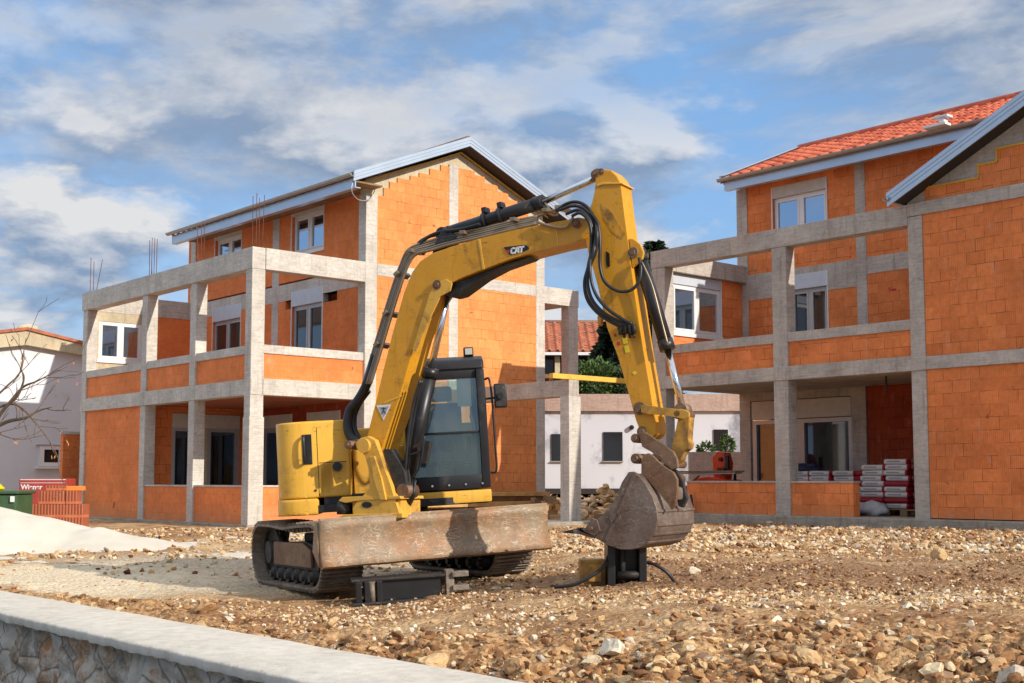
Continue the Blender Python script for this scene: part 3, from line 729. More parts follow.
# gable wall (plane Y=24.9)
WG = Wl('Y', 24.9)
def zroof(X): return 10.0-.415*abs(X-20.1)
def gable_poly(pts, o0, o1, mb, bev=0): mb.prism([WG.p(u, z, o1) for u, z in pts], Vector(WG.p(0, 0, o0))-Vector(WG.p(0, 0, o1)), bev)
mb = MB(); gable_poly([(17.17, .1), (23.08, .1), (23.08, zroof(23.08)-.22), (20.1, 9.72), (17.17, zroof(17.17)-.22)], -.28, -.035, mb); mb.build('gable_infill', M['plaster'], LH)
BG = M['brick_gable']
stepL = [(17.49, .25), (19.74, .25), (19.74, 9.3), (19.47, 9.3), (19.47, 9.14), (19.12, 9.14), (19.12, 8.98), (18.78, 8.98), (18.78, 8.86), (18.5, 8.86), (18.5, 8.74), (18.1, 8.74), (18.1, 8.6), (17.86, 8.6), (17.86, 8.42), (17.68, 8.42), (17.68, 8.2), (17.49, 8.2)]
stepR = [(20.04, .25), (22.78, .25), (22.78, 8.36), (22.5, 8.36), (22.5, 8.56), (22.1, 8.56), (22.1, 8.74), (21.78, 8.74), (21.78, 8.9), (21.4, 8.9), (21.4, 9.06), (20.95, 9.06), (20.95, 9.22), (20.6, 9.22), (20.6, 9.32), (20.04, 9.32)]
def split(poly, zc0, zc1):                                # cut out the beam band
    lo = [p for p in poly if p[1] < 1]; x0, x1 = poly[0][0], poly[1][0]
    return [(x0, .25), (x1, .25), (x1, zc0), (x0, zc0)], [(x0, zc1), (x1, zc1)]+poly[2:]
for poly in (stepL, stepR):
    a, b_ = split(poly, 6.2, 6.5)
    mb = MB(); gable_poly(a, -.25, .004, mb); gable_poly(b_, -.25, .004, mb); mb.build('gable_brick_wall', BG, LH)
for x0, x1, h in ((17.15, 17.49, 8.2), (19.74, 20.04, 9.36), (22.78, 23.1, 8.3)):
    mb = MB(); mb.box((x0, 24.882, .1), (x1, 25.2, h), .012); mb.build('column', C_, LH)
part(LH, 'gable_beam', C_, [((17.495, 24.885, 6.2), (19.735, 25.15, 6.5)), ((20.045, 24.885, 6.2), (22.775, 25.15, 6.5))])
mb = MB(); wall_open(Wl('Y', 34.5), mb, 17.41, 23.1, .2, 8.6, .2, []); wall_open(Wl('X', 23.1, 1), mb, 25.21, 34.29, .2, 8.6, .2, []); mb.build('rear_wall', B_, LH)
mb = MB(); mb.prism([(17.4, 34.3, 8.6), (23.1, 34.3, 8.6), (20.1, 34.3, 9.7)], (0, .2, 0)); mb.build('rear_gable', B_, LH)
# roof
def roof(parent, ax0, ax1, ridge, half, z_r, sl, tilem, alongY=True, tile_sides=(-1, 1)):
    """gable roof; ridge along Y at X=ridge (alongY) or along X at Y=ridge"""
    V = (lambda a, r, z: Vector((r, a, z))) if alongY else (lambda a, r, z: Vector((a, r, z)))
    th = math.atan(sl)
    mb = MB()
    for s in (-1, 1):
        P = [V(ax0, ridge, z_r-.10), V(ax0, ridge+s*half, z_r-sl*half-.10), V(ax0, ridge+s*half, z_r-sl*half-.2), V(ax0, ridge, z_r-.2)]
        mb.prism(P, V(ax1, 0, 0)-V(ax0, 0, 0))
    base = mb.build('roof', M['soffit'], parent)
    for s in tile_sides:
        e0, e1 = V(ax0+.05, ridge+s*(half+.06), z_r-sl*(half+.06)-.07), V(ax1-.05, ridge+s*(half+.06), z_r-sl*(half+.06)-.07)
        up = (V(0, -s, sl)).normalized(); nr = V(0, s*sl, 1).normalized()
        tiles('roof_tiles', tilem, base, e0, e1, up, nr, (half+.06)/math.cos(th))
    mb = MB(); mb.tube([V(ax0+.04, ridge, z_r-.0), V(ax1-.04, ridge, z_r-.0)], .11, 10); mb.build('ridge_tiles', tilem, base)
    return base, V
LR, V = roof(LH, 24.5, 34.15, 20.1, 3.5, 10.0, .415, M['tile_brown'])
def verge(parent, V, a, ridge, half, z_r, sl, mat, sgn, hgt=.3, sides=(-1, 1), out=.03, over=.14):
    for s in sides:                                       # stepped sheet-metal verge: three folded bands
        mb = MB()
        for k, (t0, t1, oo) in enumerate(((.0, .08, .028), (.083, .16, .018), (.163, hgt*.8, .008))):
            e = ridge+s*(half+.1)
            P = [V(a-sgn*oo, ridge, z_r+.06-t0), V(a-sgn*oo, e, z_r+.06-t0-sl*(half+.1)), V(a-sgn*oo, e, z_r+.06-t1-sl*(half+.1)), V(a-sgn*oo, ridge, z_r+.06-t1)]
            mb.prism(P, V(sgn*(.02+oo), 0, 0)-V(0, 0, 0))
        P = [V(a-sgn*.03, ridge, z_r+.062), V(a-sgn*.03, e, z_r+.062-sl*(half+.1)), V(a-sgn*.03, e, z_r+.05-sl*(half+.1)), V(a-sgn*.03, ridge, z_r+.05)]
        mb.prism(P, V(sgn*(.03+over), 0, 0)-V(0, 0, 0))
        mb.build('verge_flashing', mat, parent)
verge(LR, V, 24.48, 20.1, 3.5, 10.0, .415, M['sheet'], 1)
mb = MB()
for s in (-1, 1):                                         # yellow foam and timber under the verge
    P = [V(24.86, 20.1, 9.74), V(24.86, 20.1+s*3.1, 9.74-.415*3.1), V(24.86, 20.1+s*3.1, 9.70-.415*3.1), V(24.86, 20.1, 9.70)]
    mb.prism(P, Vector((0, -.02, 0)))
mb.build('foam_seam', M['foam'], LH)
def gutter(parent, p0, p1, out, r=.075):
    mb = MB(); d = (p1-p0).normalized(); secs = []
    for p in (p0, p1):
        secs.append([mb.bm.verts.new(p+out*(r*math.cos(t))+UP*(r*math.sin(t)-.0)) for t in [math.pi*(1+k/10) for k in range(11)]])
        secs[-1] += [mb.bm.verts.new(p+out*((r-.008)*math.cos(t))+UP*((r-.008)*math.sin(t)+.002)) for t in [math.pi*(2-k/10) for k in range(11)]]
    n = len(secs[0])
    for k in range(n): mb.bm.faces.new((secs[0][k], secs[0][(k+1) % n], secs[1][(k+1) % n], secs[1][k]))
    mb.bm.faces.new(secs[0]); mb.bm.faces.new(secs[1][::-1])
    L_ = (p1-p0).length
    for k in range(int(L_/.8)+1): 
        c = p0+d*(k*.8+.1)
        if k*.8+.1 < L_: mb.obox(c+UP*.0-UP*.0, d, out, UP, (.012, r+.006, .012))
    return mb.build('gutter', M['gutter'], parent)
mx = Vector((-1, 0, 0))
gutter(LR, Vector((16.46, 24.45, 8.50)), Vector((16.46, 34.2, 8.50)), mx)
mb = MB(); mb.box((16.56, 24.5, 8.18), (16.585, 34.12, 8.44)); mb.box((16.586, 24.5, 8.18), (16.72, 34.12, 8.2)); mb.build('fascia', M['sheet'], LR)
mb = MB(); mb.box((16.6, 24.52, 8.32), (17.38, 34.1, 8.36)); mb.build('soffit_board', M['wood_old'], LR)
for _ in range(1):                                        # loose cable hanging at the eave corner
    mb = MB(); mb.tube(smooth_path([(16.6, 24.6, 8.5), (16.5, 24.55, 8.1), (16.8, 24.7, 7.95), (17.2, 24.8, 8.05), (17.4, 24.82, 8.4)]), .012, 6); mb.build('cable', M['pvc_grey'], LH)
# rear loggia frame to the right of the gable
part(LH, 'rear_loggia_frame', C_, [((23.1, 24.92, 6.05), (24.44, 25.2, 6.52)), ((24.06, 24.93, .1), (24.42, 25.24, 6.05)), ((24.08, 25.2, 6.1), (24.4, 28.2, 6.5)), ((23.1, 28.0, 6.1), (24.08, 28.2, 6.5)), ((24.08, 27.9, .1), (24.4, 28.2, 6.1))])
def rebars(parent, x, y, z, hs):
    mb = MB()
    for i, (dx, dy, h, bx, by) in enumerate(hs):
        mb.tube(smooth_path([(x+dx, y+dy, z), (x+dx+bx*.3, y+dy+by*.6, z+h*.5), (x+dx+bx, y+dy+by, z+h)], 3), .009, 5)
    mb.build('rebar', M['rebar'], parent)
rebars(LH, 14.2, 25.5-.45, 6.48, [(0, 0, .05, 0, 0)])
rebars(LH, 14.2, 34.3, 6.48, [(0, 0.02, 1.05, 0, 0), (.1, .02, .95, 0, 0.02), (.1, -.15, .95, 0.05, -.28)])
rebars(LH, 14.2, 30.45, 6.48, [(0, .06, 1.0, 0, .02), (.02, -.02, 1.05, 0, 0), (.1, .0, 1.05, 0, 0), (.14, -.06, 1.03, 0, 0), (.1, .1, .5, 0, .05)])
rebars(LH, 14.2, 27.75, 6.48, [(0, .1, 1.0, 0, .02), (.05, 0, 1.05, 0, 0), (.1, -.03, 1.05, 0, -.03)])
rebars(LH, 14.2, 25.05, 6.48, [(0, .12, 1.25, 0, 0), (.03, .0, 1.3, 0, 0), (.12, .03, 1.2, 0, 0), (.16, -.04, 1.25, 0, -.08)])

# ---------- concrete portal frame in front of the gable
PF = thing('concrete_portal', 'bare concrete post and beam frame standing in front of the gable wall', 'concrete frame', (19.8, 20.5, .1))
part(PF, 'post', M['concrete'], [((19.78, 20.5, .1), (20.16, 20.8, 3.12))], .015)
part(PF, 'beam', M['concrete_r'], [((19.8, 20.52, 3.12), (20.12, 24.87, 3.5))], .015)
part(PF, 'base_slab', M['footing'], [((18.6, 20.1, .0), (21.4, 21.6, .27))], .03)
mb = MB(); mb.box((19.3, 20.52, 3.505), (23.0, 20.64, 3.62), .006)
o = mb.build('plank', M['yellow_plank']); tag(o, 'yellow plank bridging the concrete portal beam and the right house', 'plank')

# ---------- right house
RH = thing('brick_house', 'unfinished orange brick house with red tiled roof and two bay concrete loggia on the right', 'house', (22.3, 13.2, .2))
C2 = M['concrete_r']; B_ = M['brick']
for y0, y1, h in ((12.97, 13.29, 6.46), (16.26, 16.64, 6.3), (19.78, 20.2, 6.3)):
    mb = MB(); mb.box((22.28, y0, .2), (22.6, y1, h), .015); mb.build('column', C2, RH)
part(RH, 'ring_beam', C2, [((22.27, 13.29, 6.3), (22.6, 20.22, 6.72)), ((22.605, 19.9, 6.26), (25.58, 20.19, 6.69))])
part(RH, 'wing_beam', C2, [((22.265, 6.0, 6.47), (22.6, 13.285, 6.73)), ((22.272, 6.0, 3.37), (22.6, 12.965, 3.63))])
part(RH, 'floor_beam', C2, [((22.25, 12.95, 3.36), (22.6, 20.21, 3.66))])
part(RH, 'parapet_beam', C2, [((22.3, 13.29, 4.19), (22.58, 19.78, 4.4))])
part(RH, 'parapet_wall', B_, [((22.33, 13.29, 3.66), (22.56, 16.26, 4.19)), ((22.33, 16.64, 3.66), (22.56, 19.78, 4.19))], .004)
part(RH, 'floor_slab', C2, [((22.6, 13.3, 3.4), (25.59, 20.2, 3.62))], 0)
part(RH, 'ground_slab', M['footing'], [((22.12, 6.0, .0), (28., 20.35, .44))], .03)
part(RH, 'low_wall', B_, [((22.33, 14.72, .44), (22.56, 16.26, 1.14)), ((22.33, 16.64, .44), (22.56, 19.2, 1.14))], .004)
part(RH, 'low_wall_cap', C2, [((22.31, 14.70, 1.14), (22.58, 16.26, 1.18)), ((22.31, 16.64, 1.14), (22.58, 19.2, 1.18))], .004)
WR = Wl('X', 25.6)
u1 = (17.45, 19.05, 7.3, 8.62); u2 = (17.48, 18.58, 3.75, 6.3)
mb = MB(); wall_open(WR, mb, 6.0, 19.85, 6.46, 8.9, .25, [u1, (16.36, 16.64, 6.4, 9)]); wall_open(WR, mb, 13.25, 19.85, 3.62, 6.06, .25, [u2, (16.36, 16.64, 3.5, 6.1), (17.0, 19.85, 5.8, 6.1)]); mb.build('facade_wall', B_, RH)
mb = MB(); WR.box(mb, 16.36, 16.64, 3.62, 8.75, -.24, .012, .01); WR.box(mb, 19.86, 20.2, .44, 8.75, -.24, .014, .01); mb.build('facade_column', C2, RH)
mb = MB(); WR.box(mb, 13.25, 16.36, 6.06, 6.46, -.25, .01); WR.box(mb, 16.64, 19.86, 6.06, 6.46, -.25, .01); WR.box(mb, 16.642, 17.44, 5.8, 6.06, -.25, .013); WR.box(mb, 18.62, 19.86, 5.8, 6.06, -.25, .013)
mb.build('facade_beam', C2, RH)
opening(WR, RH, *u1, box=.3, boxm='shutter', sill=False); opening(WR, RH, *u2, kind='door', box=.38, boxm='shutter_blue', sill=False, glass='glass_dark')
WE = Wl('Y', 20.05)
mb = MB(); wall_open(WE, mb, 22.6, 24.74, 3.62, 6.255, .2, [(22.84, 24.72, 4.72, 6.255)]); WE.box(mb, 24.74, 25.58, 3.62, 6.255, -.2, -.01); mb.build('side_brick_wall', B_, RH)
opening(WE, RH, 22.86, 24.70, 4.8, 6.25, box=.26, boxm='shutter_blue', dep=-.02)
# ground floor behind the loggia
gr = (16.86, 19.8, .44, 3.2)
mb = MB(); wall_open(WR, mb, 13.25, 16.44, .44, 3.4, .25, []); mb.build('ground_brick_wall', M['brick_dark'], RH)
mb = MB(); WR.box(mb, 16.45, 16.85, .44, 3.4, -.24, .05, .01); WR.box(mb, 16.85, 19.86, 3.2, 3.4, -.24, .03); mb.build('ground_frame', C2, RH)
mb = MB(); WR.box(mb, 16.87, 19.8, 2.72, 3.18, -.1, .03, .006); sbx = mb.build('shutter_box', M['shutter'], RH)
for a, b, g_ in ((16.87, 18.35, 'glass_dark'), (18.35, 19.8, 'glass_dark')):
    mb = MB()
    for x0, x1, z0, z1 in ((a, a+.1, .44, 2.7), (b-.12, b, .44, 2.7), (a+.1, b-.12, 2.6, 2.7), (a+.1, b-.12, .44, .56)): WR.box(mb, x0, x1, z0, z1, -.12, .0)
    d_ = mb.build('glass_door', M['pvc_grey'], RH)
    pm = MB(); WR.box(pm, a+.1, b-.12, .56, 2.6, -.1, -.08); pm.build('pane', M[g_], d_)
mb = MB(); wall_open(Wl('Y', 6.2), mb, 22.6, 31.2, .44, 8.9, .2, []); wall_open(Wl('X', 31.2, 1), mb, 6.2, 20.2, .2, 8.9, .2, []); wall_open(Wl('Y', 20.1), mb, 25.86, 31.0, .44, 8.9, .2, [])
mb.prism([(25.6, 20.1, 8.9), (31.2, 20.1, 8.9), (28.4, 20.1, 10.1)], (0, -.2, 0)); mb.build('rear_wall', B_, RH)
part(RH, 'inner_side_wall', B_, [((22.6, 13.0, .44), (25.6, 13.22, 6.4))], 0)
# wing wall facing the camera
WW = Wl('X', 22.3)
mb = MB(); WW.box(mb, 6.0, 12.965, .46, 3.368, -.28, -.005); WW.box(mb, 6.0, 12.965, 3.635, 6.468, -.28, -.005); mb.build('wing_brick_wall', B_, RH)
zw = lambda Y: 8.78-.49*abs(Y-9.6)
st = [(12.9, 6.735), (12.9, 7.0)]
y = 12.9
while y > 9.9:
    z = zw(y-.38)-.34-.0; z = 6.735+.245*math.floor((zw(y)-.42-6.735)/.245)
    z = max(z, 6.98)
    if st[-1][1] != z: st += [(y, z)]
    st += [(y-.19, z)]; y -= .19
mir = [(19.2-a, b) for a, b in st[::-1]]
poly = st+mir
mb = MB(); mb.prism([WW.p(a, b, -.006) for a, b in poly], (.25, 0, 0)); mb.build('wing_gable_brick', B_, RH)
mb = MB(); mb.prism([WW.p(13.3, 6.735, -.03), WW.p(13.3, zw(13.3)-.2, -.03), WW.p(9.6, zw(9.6)-.2, -.03), WW.p(5.9, zw(5.9)-.2, -.03), WW.p(5.9, 6.735, -.03)], (.25, 0, 0)); mb.build('wing_gable_infill', C2, RH)
mb = MB(); pts = [q for q in st if q[1] > 6.9]
for i_, ((a, b), (c, d_)) in enumerate(zip(pts, pts[1:])): mb.box((22.285+.0015*(i_%2), min(a, c)-.012, min(b, d_)-.0), (22.31, max(a, c)+.012, max(b, d_)+.035))
mb.build('foam_seam', M['foam'], RH)
RW, V2 = roof(RH, 21.92, 25.6, 9.6, 3.8, 8.78, .49, M['tile_red'], alongY=False)
verge(RW, V2, 21.9, 9.6, 3.8, 8.78, .49, M['sheet'], 1, hgt=.34)
mb = MB(); mb.box((21.95, 13.37, 6.72), (25.6, 13.395, 6.92)); mb.build('fascia', M['sheet'], RW)
gutter(RW, Vector((21.84, 13.50, 6.84)), Vector((25.5, 13.50, 6.84)), Vector((0, 1, 0)))
RM, V3 = roof(RH, 6.0, 20.24, 28.4, 3.28, 10.37, .41, M['tile_red'])
verge(RM, V3, 20.26, 28.4, 3.28, 10.37, .41, M['sheet'], -1, hgt=.26)
gutter(RM, Vector((24.98, 5.9, 8.95)), Vector((24.98, 20.3, 8.95)), mx)
mb = MB(); mb.box((25.1, 6.0, 8.66), (25.125, 20.2, 8.9)); mb.box((25.126, 6.0, 8.66), (25.26, 20.2, 8.68)); mb.build('fascia', M['sheet'], RM)
mb = MB(); mb.box((25.14, 6.0, 8.76), (25.6, 20.2, 8.80)); mb.build('soffit_board', M['wood_old'], RM)
mb = MB(); mb.box((24.7, 13.75, 8.95), (24.95, 14.3, 9.01), .01); mb.box((24.74, 13.8, 9.012), (24.9, 13.92, 9.12), .01); mb.box((24.7, 13.7, 9.122), (24.95, 14.05, 9.17), .01); mb.build('gutter_outlet', M['pvc'], RM)
# writing-free pencil marks are left out; a few red chalk strokes on the recessed wall
mb = MB()
for a, b, c, d_ in ((15.6, 5.62, 15.72, 5.58), (15.75, 5.6, 15.78, 5.66), (15.0, 5.7, 14.5, 5.6), (14.45, 5.6, 14.45, 4.5)):
    WR.box(mb, min(a, c), max(a, c)+.015, min(b, d_), max(b, d_)+.012, .0, .003)
mb.build('chalk_mark', M['redf'], RH)
part(RH, 'pipe_stub', M['black_metal'], [((23.4, 14.55, 3.05), (23.43, 14.58, 3.4))], 0)
# ------------------------------------------------------------------ excavator
EXC = thing('excavator', 'yellow tracked excavator with black cab, raised boom and rusty dozer blade', 'excavator', tuple(ld(-1.6, 14.4, .07)))
ROLL = R(3.4)
class Fr:
    """machine frame: a = towards image right (machine left), f = forward, h = up; leaning to its right by ROLL"""
    def __init__(s, l, d, z, yaw):
        s.o = ld(l, d, z); A = RT*math.cos(yaw)+FW*math.sin(yaw)
        s.F = RT*math.sin(yaw)-FW*math.cos(yaw)
        ax = FW                                           # roll about the viewing direction (ground falls to the left)
        rot = Matrix.Rotation(-ROLL, 3, ax)
        s.A = rot@A; s.F = rot@s.F; s.H = rot@UP
    def p(s, a, f, h): return s.o+s.A*a+s.F*f+s.H*h
    def box(s, mb, a0, a1, f0, f1, h0, h1, bev=0):
        return mb.obox(s.p((a0+a1)/2, (f0+f1)/2, (h0+h1)/2), s.A, s.F, s.H, (abs(a1-a0)/2, abs(f1-f0)/2, abs(h1-h0)/2), bev)
U_ = Fr(-1.38, 14.4, .07, R(5)); T_ = Fr(-1.42, 14.4, .07, R(27))
def fprism(F, pts, mb, axis, ext, bev=0, seg=2):
    """pts (u,v) in the plane normal to axis; axis 'a': (f,h); 'f': (a,h); 'h': (a,f); ext=(lo,hi)"""
    if axis == 'a': q = [F.p(ext[0], u, v) for u, v in pts]; vec = F.A*(ext[1]-ext[0])
    elif axis == 'f': q = [F.p(u, ext[0], v) for u, v in pts]; vec = F.F*(ext[1]-ext[0])
    else: q = [F.p(u, v, ext[0]) for u, v in pts]; vec = F.H*(ext[1]-ext[0])
    return mb.prism(q, vec, bev, seg)
def arc(cx, cy, r, a0, a1, n=8): return [(cx+r*math.cos(R(a0+(a1-a0)*k/n)), cy+r*math.sin(R(a0+(a1-a0)*k/n))) for k in range(n+1)]

# --- tracks
TL = .98; TR_ = .34; HC = .37                              # half wheelbase, wheel radius, wheel centre height
for sgn in (-1, 1):
    a0, a1 = sgn*.76, sgn*1.21; am = (a0+a1)/2
    mb = MB()
    path = arc(TL, HC, TR_, -90, 90, 12)+[(.5, HC+TR_-.01), (0, HC+TR_-.035), (-.5, HC+TR_-.01)]+arc(-TL, HC, TR_, 90, 270, 12)+[(-TL+k*(2*TL)/20, HC-TR_) for k in range(1, 20)]
    cum = [0]
    for i in range(len(path)): cum.append(cum[-1]+math.dist(path[i], path[(i+1) % len(path)]))
    tot = cum[-1]; ns = 44
    def at(s):
        s %= tot
        for i in range(len(path)):
            if cum[i+1] >= s:
                t = (s-cum[i])/max(1e-9, cum[i+1]-cum[i]); A_, B__ = path[i], path[(i+1) % len(path)]
                return A_[0]+(B__[0]-A_[0])*t, A_[1]+(B__[1]-A_[1])*t
    for k in range(ns):
        s0, s1 = tot*k/ns+.004, tot*(k+1)/ns-.004
        p0, p1 = Vector(at(s0)), Vector(at(s1)); t = (p1-p0).normalized(); n_ = Vector((t.y, -t.x))
        lo = -.028
        q = [p0+n_*0, p1+n_*0, p1+n_*lo, p0+n_*lo]
        fprism(T_, [(v.x, v.y) for v in q], mb, 'a', (a0, a1))
        for fr_, hh in ((.12, .032), (.5, .026), (.88, .026)):
            c = p0+(p1-p0)*fr_; q = [c-t*.008, c+t*.008, c+t*.006+n_*hh, c-t*.006+n_*hh]
            fprism(T_, [(v.x, v.y) for v in q], mb, 'a', (a0, a1))
    tr = mb.build('track', M['track'], EXC)
    mb = MB()                                             # links
    for k in range(ns):
        s0, s1 = tot*(k+.1)/ns, tot*(k+.9)/ns; p0, p1 = Vector(at(s0)), Vector(at(s1)); t = (p1-p0).normalized(); n_ = Vector((t.y, -t.x))
        q = [p0-n_*.03, p1-n_*.03, p1-n_*.075, p0-n_*.075]
        for b0 in (am-.08, am+.04): fprism(T_, [(v.x, v.y) for v in q], mb, 'a', (b0, b0+.04))
    mb.build('track_chain', M['dark_steel'], tr)
    so = a1-sgn*.13
    mb = MB(); pts = [(-.86, .2), (-.74, .48), (.35, .52), (.72, .47), (.86, .30), (.8, .2)]
    fprism(T_, pts, mb, 'a', (am-sgn*.05, so), .02); mb.build('track_frame', M['dark_steel'], tr)
    mb = MB(); fprism(T_, [(-.74, .24), (-.70, .50), (.40, .50), (.66, .43), (.66, .24)], mb, 'a', (so+sgn*.002, so+sgn*.035), .01)
    mb.build('frame_plate', M['rusty'], tr)
    for c, nm, rr in ((TL, 'idler_wheel', .29), (-TL, 'sprocket', .27)):
        mb = MB(); cc = T_.p(am, c, HC); mb.disc(cc, T_.A, rr, .10, 24); mb.disc(cc, T_.A, .13, .24, 16)
        if nm == 'sprocket':
            for k in range(15):
                t = k*2*math.pi/15; mb.obox(cc+(T_.F*math.cos(t)+T_.H*math.sin(t))*.28, T_.A, T_.F*math.cos(t)+T_.H*math.sin(t), T_.F*-math.sin(t)+T_.H*math.cos(t), (.03, .03, .02))
        mb.build(nm, M['dark_steel'], tr)
    for k in range(6):
        mb = MB(); cc = T_.p(am, -.72+k*.288, .135); mb.disc(cc, T_.A, .075, .3, 14); mb.disc(cc, T_.A, .04, .36, 10); mb.build('roller', M['dark_steel'], tr)
mb = MB(); T_.box(mb, -.8, .8, -.55, .55, .28, .58, .03); mb.disc(T_.p(0, 0, .64), T_.H, .52, .16, 32); mb.build('carbody', M['dark_steel'], EXC)
mb = MB(); mb.disc(U_.p(0, 0, .76), U_.H, .46, .14, 32); mb.build('slew_ring', M['dark_steel'], EXC)
# --- blade, curved plate with cutting edge
def blade_sec(th):
    front = [(1.66, .27), (1.70, .29), (1.655, .36), (1.625, .46), (1.62, .56), (1.64, .66), (1.68, .745)]
    return front, [(x-th, y) for x, y in front[::-1]]
fr_, bk_ = blade_sec(.035); mb = MB(); nn = 26; secs = []
for i in range(nn+1):
    a = -1.32+2.56*i/nn; secs.append([mb.bm.verts.new(T_.p(a, x+.004*noise.noise((a*3, y*5, 1)), y+.18-.17+.006*noise.noise((a*4, 0, 0)))) for x, y in fr_+bk_])
K = len(secs[0])
for i in range(nn):
    for k in range(K):
        f = mb.bm.faces.new((secs[i][k], secs[i][(k+1) % K], secs[i+1][(k+1) % K], secs[i+1][k])); f.smooth = k < len(fr_)-1 and k > 0
mb.bm.faces.new(secs[0]); mb.bm.faces.new(secs[-1][::-1])
BL = mb.build('dozer_blade', M['blade'], EXC)
mb = MB()
mb.bm.free()
for a in (-1.335, 1.235):
    mb = MB(); fprism(T_, [(1.42, .45), (1.60, .30), (1.60, .74), (1.52, .74)], mb, 'a', (a, a+.02)); mb.build('blade_end_plate', M['blade'], BL)
mb = MB()
for a in (-.42, .36): fprism(T_, [(.5, .3), (1.6, .36), (1.6, .56), (.5, .46)], mb, 'a', (a, a+.07))
mb.tube([T_.p(0, .6, .7), T_.p(0, 1.55, .56)], .06, 12); mb.build('blade_arm', M['dark_steel'], BL)
mb = MB(); T_.box(mb, -1.32, 1.24, 1.60, 1.64, .752, .776, .004); mb.build('blade_top_strip', M['blade'], BL)

# --- upper structure
mb = MB()                                                 # deck
fprism(U_, [(-1.1, .9), (-.5, 1.12), (.5, 1.12), (1.1, .98), (1.12, -.6)]+arc(0, -.5, 1.12, 0, -180, 14)+[(-1.12, -.5)], mb, 'h', (.82, .9), .01)
mb.build('deck', M['dark_steel'], EXC)
body = MB()
prof = arc(-.84, .70, .32, 180, 90, 8)+[(-.36, 1.02), (-.36, -.9)]+arc(0, -.40, 1.16, -135, -180, 8)
fprism(U_, [(a, f) for a, f in prof], body, 'h', (.98, 1.80), .085, 5); HB = body.build('side_tank_cover', M['yellow_body'], EXC, auto=True)
mb = MB(); prof2 = arc(-.84, .705, .335, 180, 90, 8)+[(-.71, 1.045), (-.71, -.9)]+arc(0, -.40, 1.175, -135, -180, 8)
fprism(U_, prof2, mb, 'h', (.80, .975), .035, 3); mb.build('lower_skirt', M['yellow_body'], EXC, auto=True)
mb = MB(); U_.box(mb, -.68, -.40, 1.01, 1.02, 1.02, 1.34, .004); mb.build('lock_door', M['yellow_body'], HB)
mb = MB(); mb.disc(U_.p(-.50, 1.02, 1.30), U_.F, .05, .04, 16); mb.disc(U_.p(-.50, 1.045, 1.30), U_.F, .022, .03, 12); mb.build('filler_cap', M['black_metal'], HB)
mb = MB(); mb.disc(U_.p(-.56, .7, 1.79), U_.H, .07, .05, 16); mb.build('tank_cap', M['black_metal'], HB)
mb = MB(); mb.tube(smooth_path([U_.p(-.84, 1.02, 1.36), U_.p(-.84, 1.09, 1.38), U_.p(-.84, 1.09, 1.62), U_.p(-.84, 1.02, 1.64)], 5), .016, 8)
U_.box(mb, -.86, -.76, 1.02, 1.03, 1.34, 1.66, .004); mb.build('grab_handle', M['black_metal'], HB)
mb = MB(); U_.box(mb, -.60, -.53, 1.011, 1.015, 1.53, 1.58); mb.build('sticker', M['pvc_grey'], HB)
for h_ in (1.345,):
    mb = MB(); U_.box(mb, -.69, -.40, 1.015, 1.0225, h_, h_+.008); mb.build('panel_seam', M['blk'], HB)
mb = MB(); U_.box(mb, -.706, -.700, 1.0, 1.0225, 1.0, 1.73); mb.build('panel_seam', M['blk'], HB)
mb = MB(); mb.disc(U_.p(-.74, 1.02, 1.06), U_.F, .014, .02, 8); mb.build('bolt', M['black_metal'], HB)
# engine hood and counterweight behind
mb = MB(); prof = arc(0, -.40, 1.16, 0, -180, 20); fprism(U_, [(1.14, -.34)]+prof+[(-1.14, -.34)], mb, 'h', (1.28, 1.76), .08, 4); mb.build('engine_hood', M['yellow_body'], EXC, auto=True)
mb = MB(); fprism(U_, [(1.17, -.5)]+[(x*1.02, y-.02) for x, y in prof]+[(-1.17, -.5)], mb, 'h', (.80, 1.27), .06, 4); mb.build('counterweight', M['yellow_body'], EXC, auto=True)
mb = MB(); U_.box(mb, -.66, .28, .55, .985, .84, 1.0, .01); mb.build('valve_compartment', M['black_metal'], EXC)
mb = MB(); U_.box(mb, -.345, .22, -.3, .70, .9, 1.5, .03); mb.build('centre_cover', M['yellow_worn'], EXC, auto=True)

# --- cab
CA0, CA1, CF0, CF1, CH0, CH1 = .24, 1.13, -.62, 1.04, .98, 2.44
cab = thing_cab = None
cm = MB()
ps = .075
for a in (CA0, CA1-ps-.015):
    w = ps if a == CA0 else ps+.015
    # front pillar, slightly raked, and rear pillar
    fprism(U_, [(CF1-.09, CH0), (CF1, CH0), (CF1-.02, CH0+.9), (CF1-.09, CH1-.16), (CF1-.17, CH1-.16)], cm, 'a', (a, a+w), .014)
    U_.box(cm, a, a+w, CF0, CF0+.1, CH0, CH1-.12, .012); U_.box(cm, a, a+w, .12, .2, CH0, CH1-.12, .01)
    U_.box(cm, a, a+w, CF0, CF1-.09, CH0, CH0+.12, .012)
U_.box(cm, CA0+ps, CA1-ps-.015, CF1-.075, CF1-.01, CH0, CH0+.15, .012)
U_.box(cm, CA0+ps, CA1-ps-.015, CF1-.055, CF1-.03, CH0+.60, CH0+.625, .004)
fprism(U_, [(CF0, CH1-.14), (CF1-.10, CH1-.16), (CF1-.16, CH1-.05), (CF1-.28, CH1), (CF0+.1, CH1), (CF0, CH1-.05)], cm, 'a', (CA0-.005, CA1+.005), .035, 3)
fprism(U_, [(CF0, CH1-.25), (CF1-.10, CH1-.26), (CF1-.13, CH1-.14), (CF0, CH1-.14)], cm, 'a', (CA0+.003, CA0+.06), .01)
U_.box(cm, CA0+.02, CA1-.02, CF1-.20, CF1-.135, CH1-.26, CH1-.13, .02)
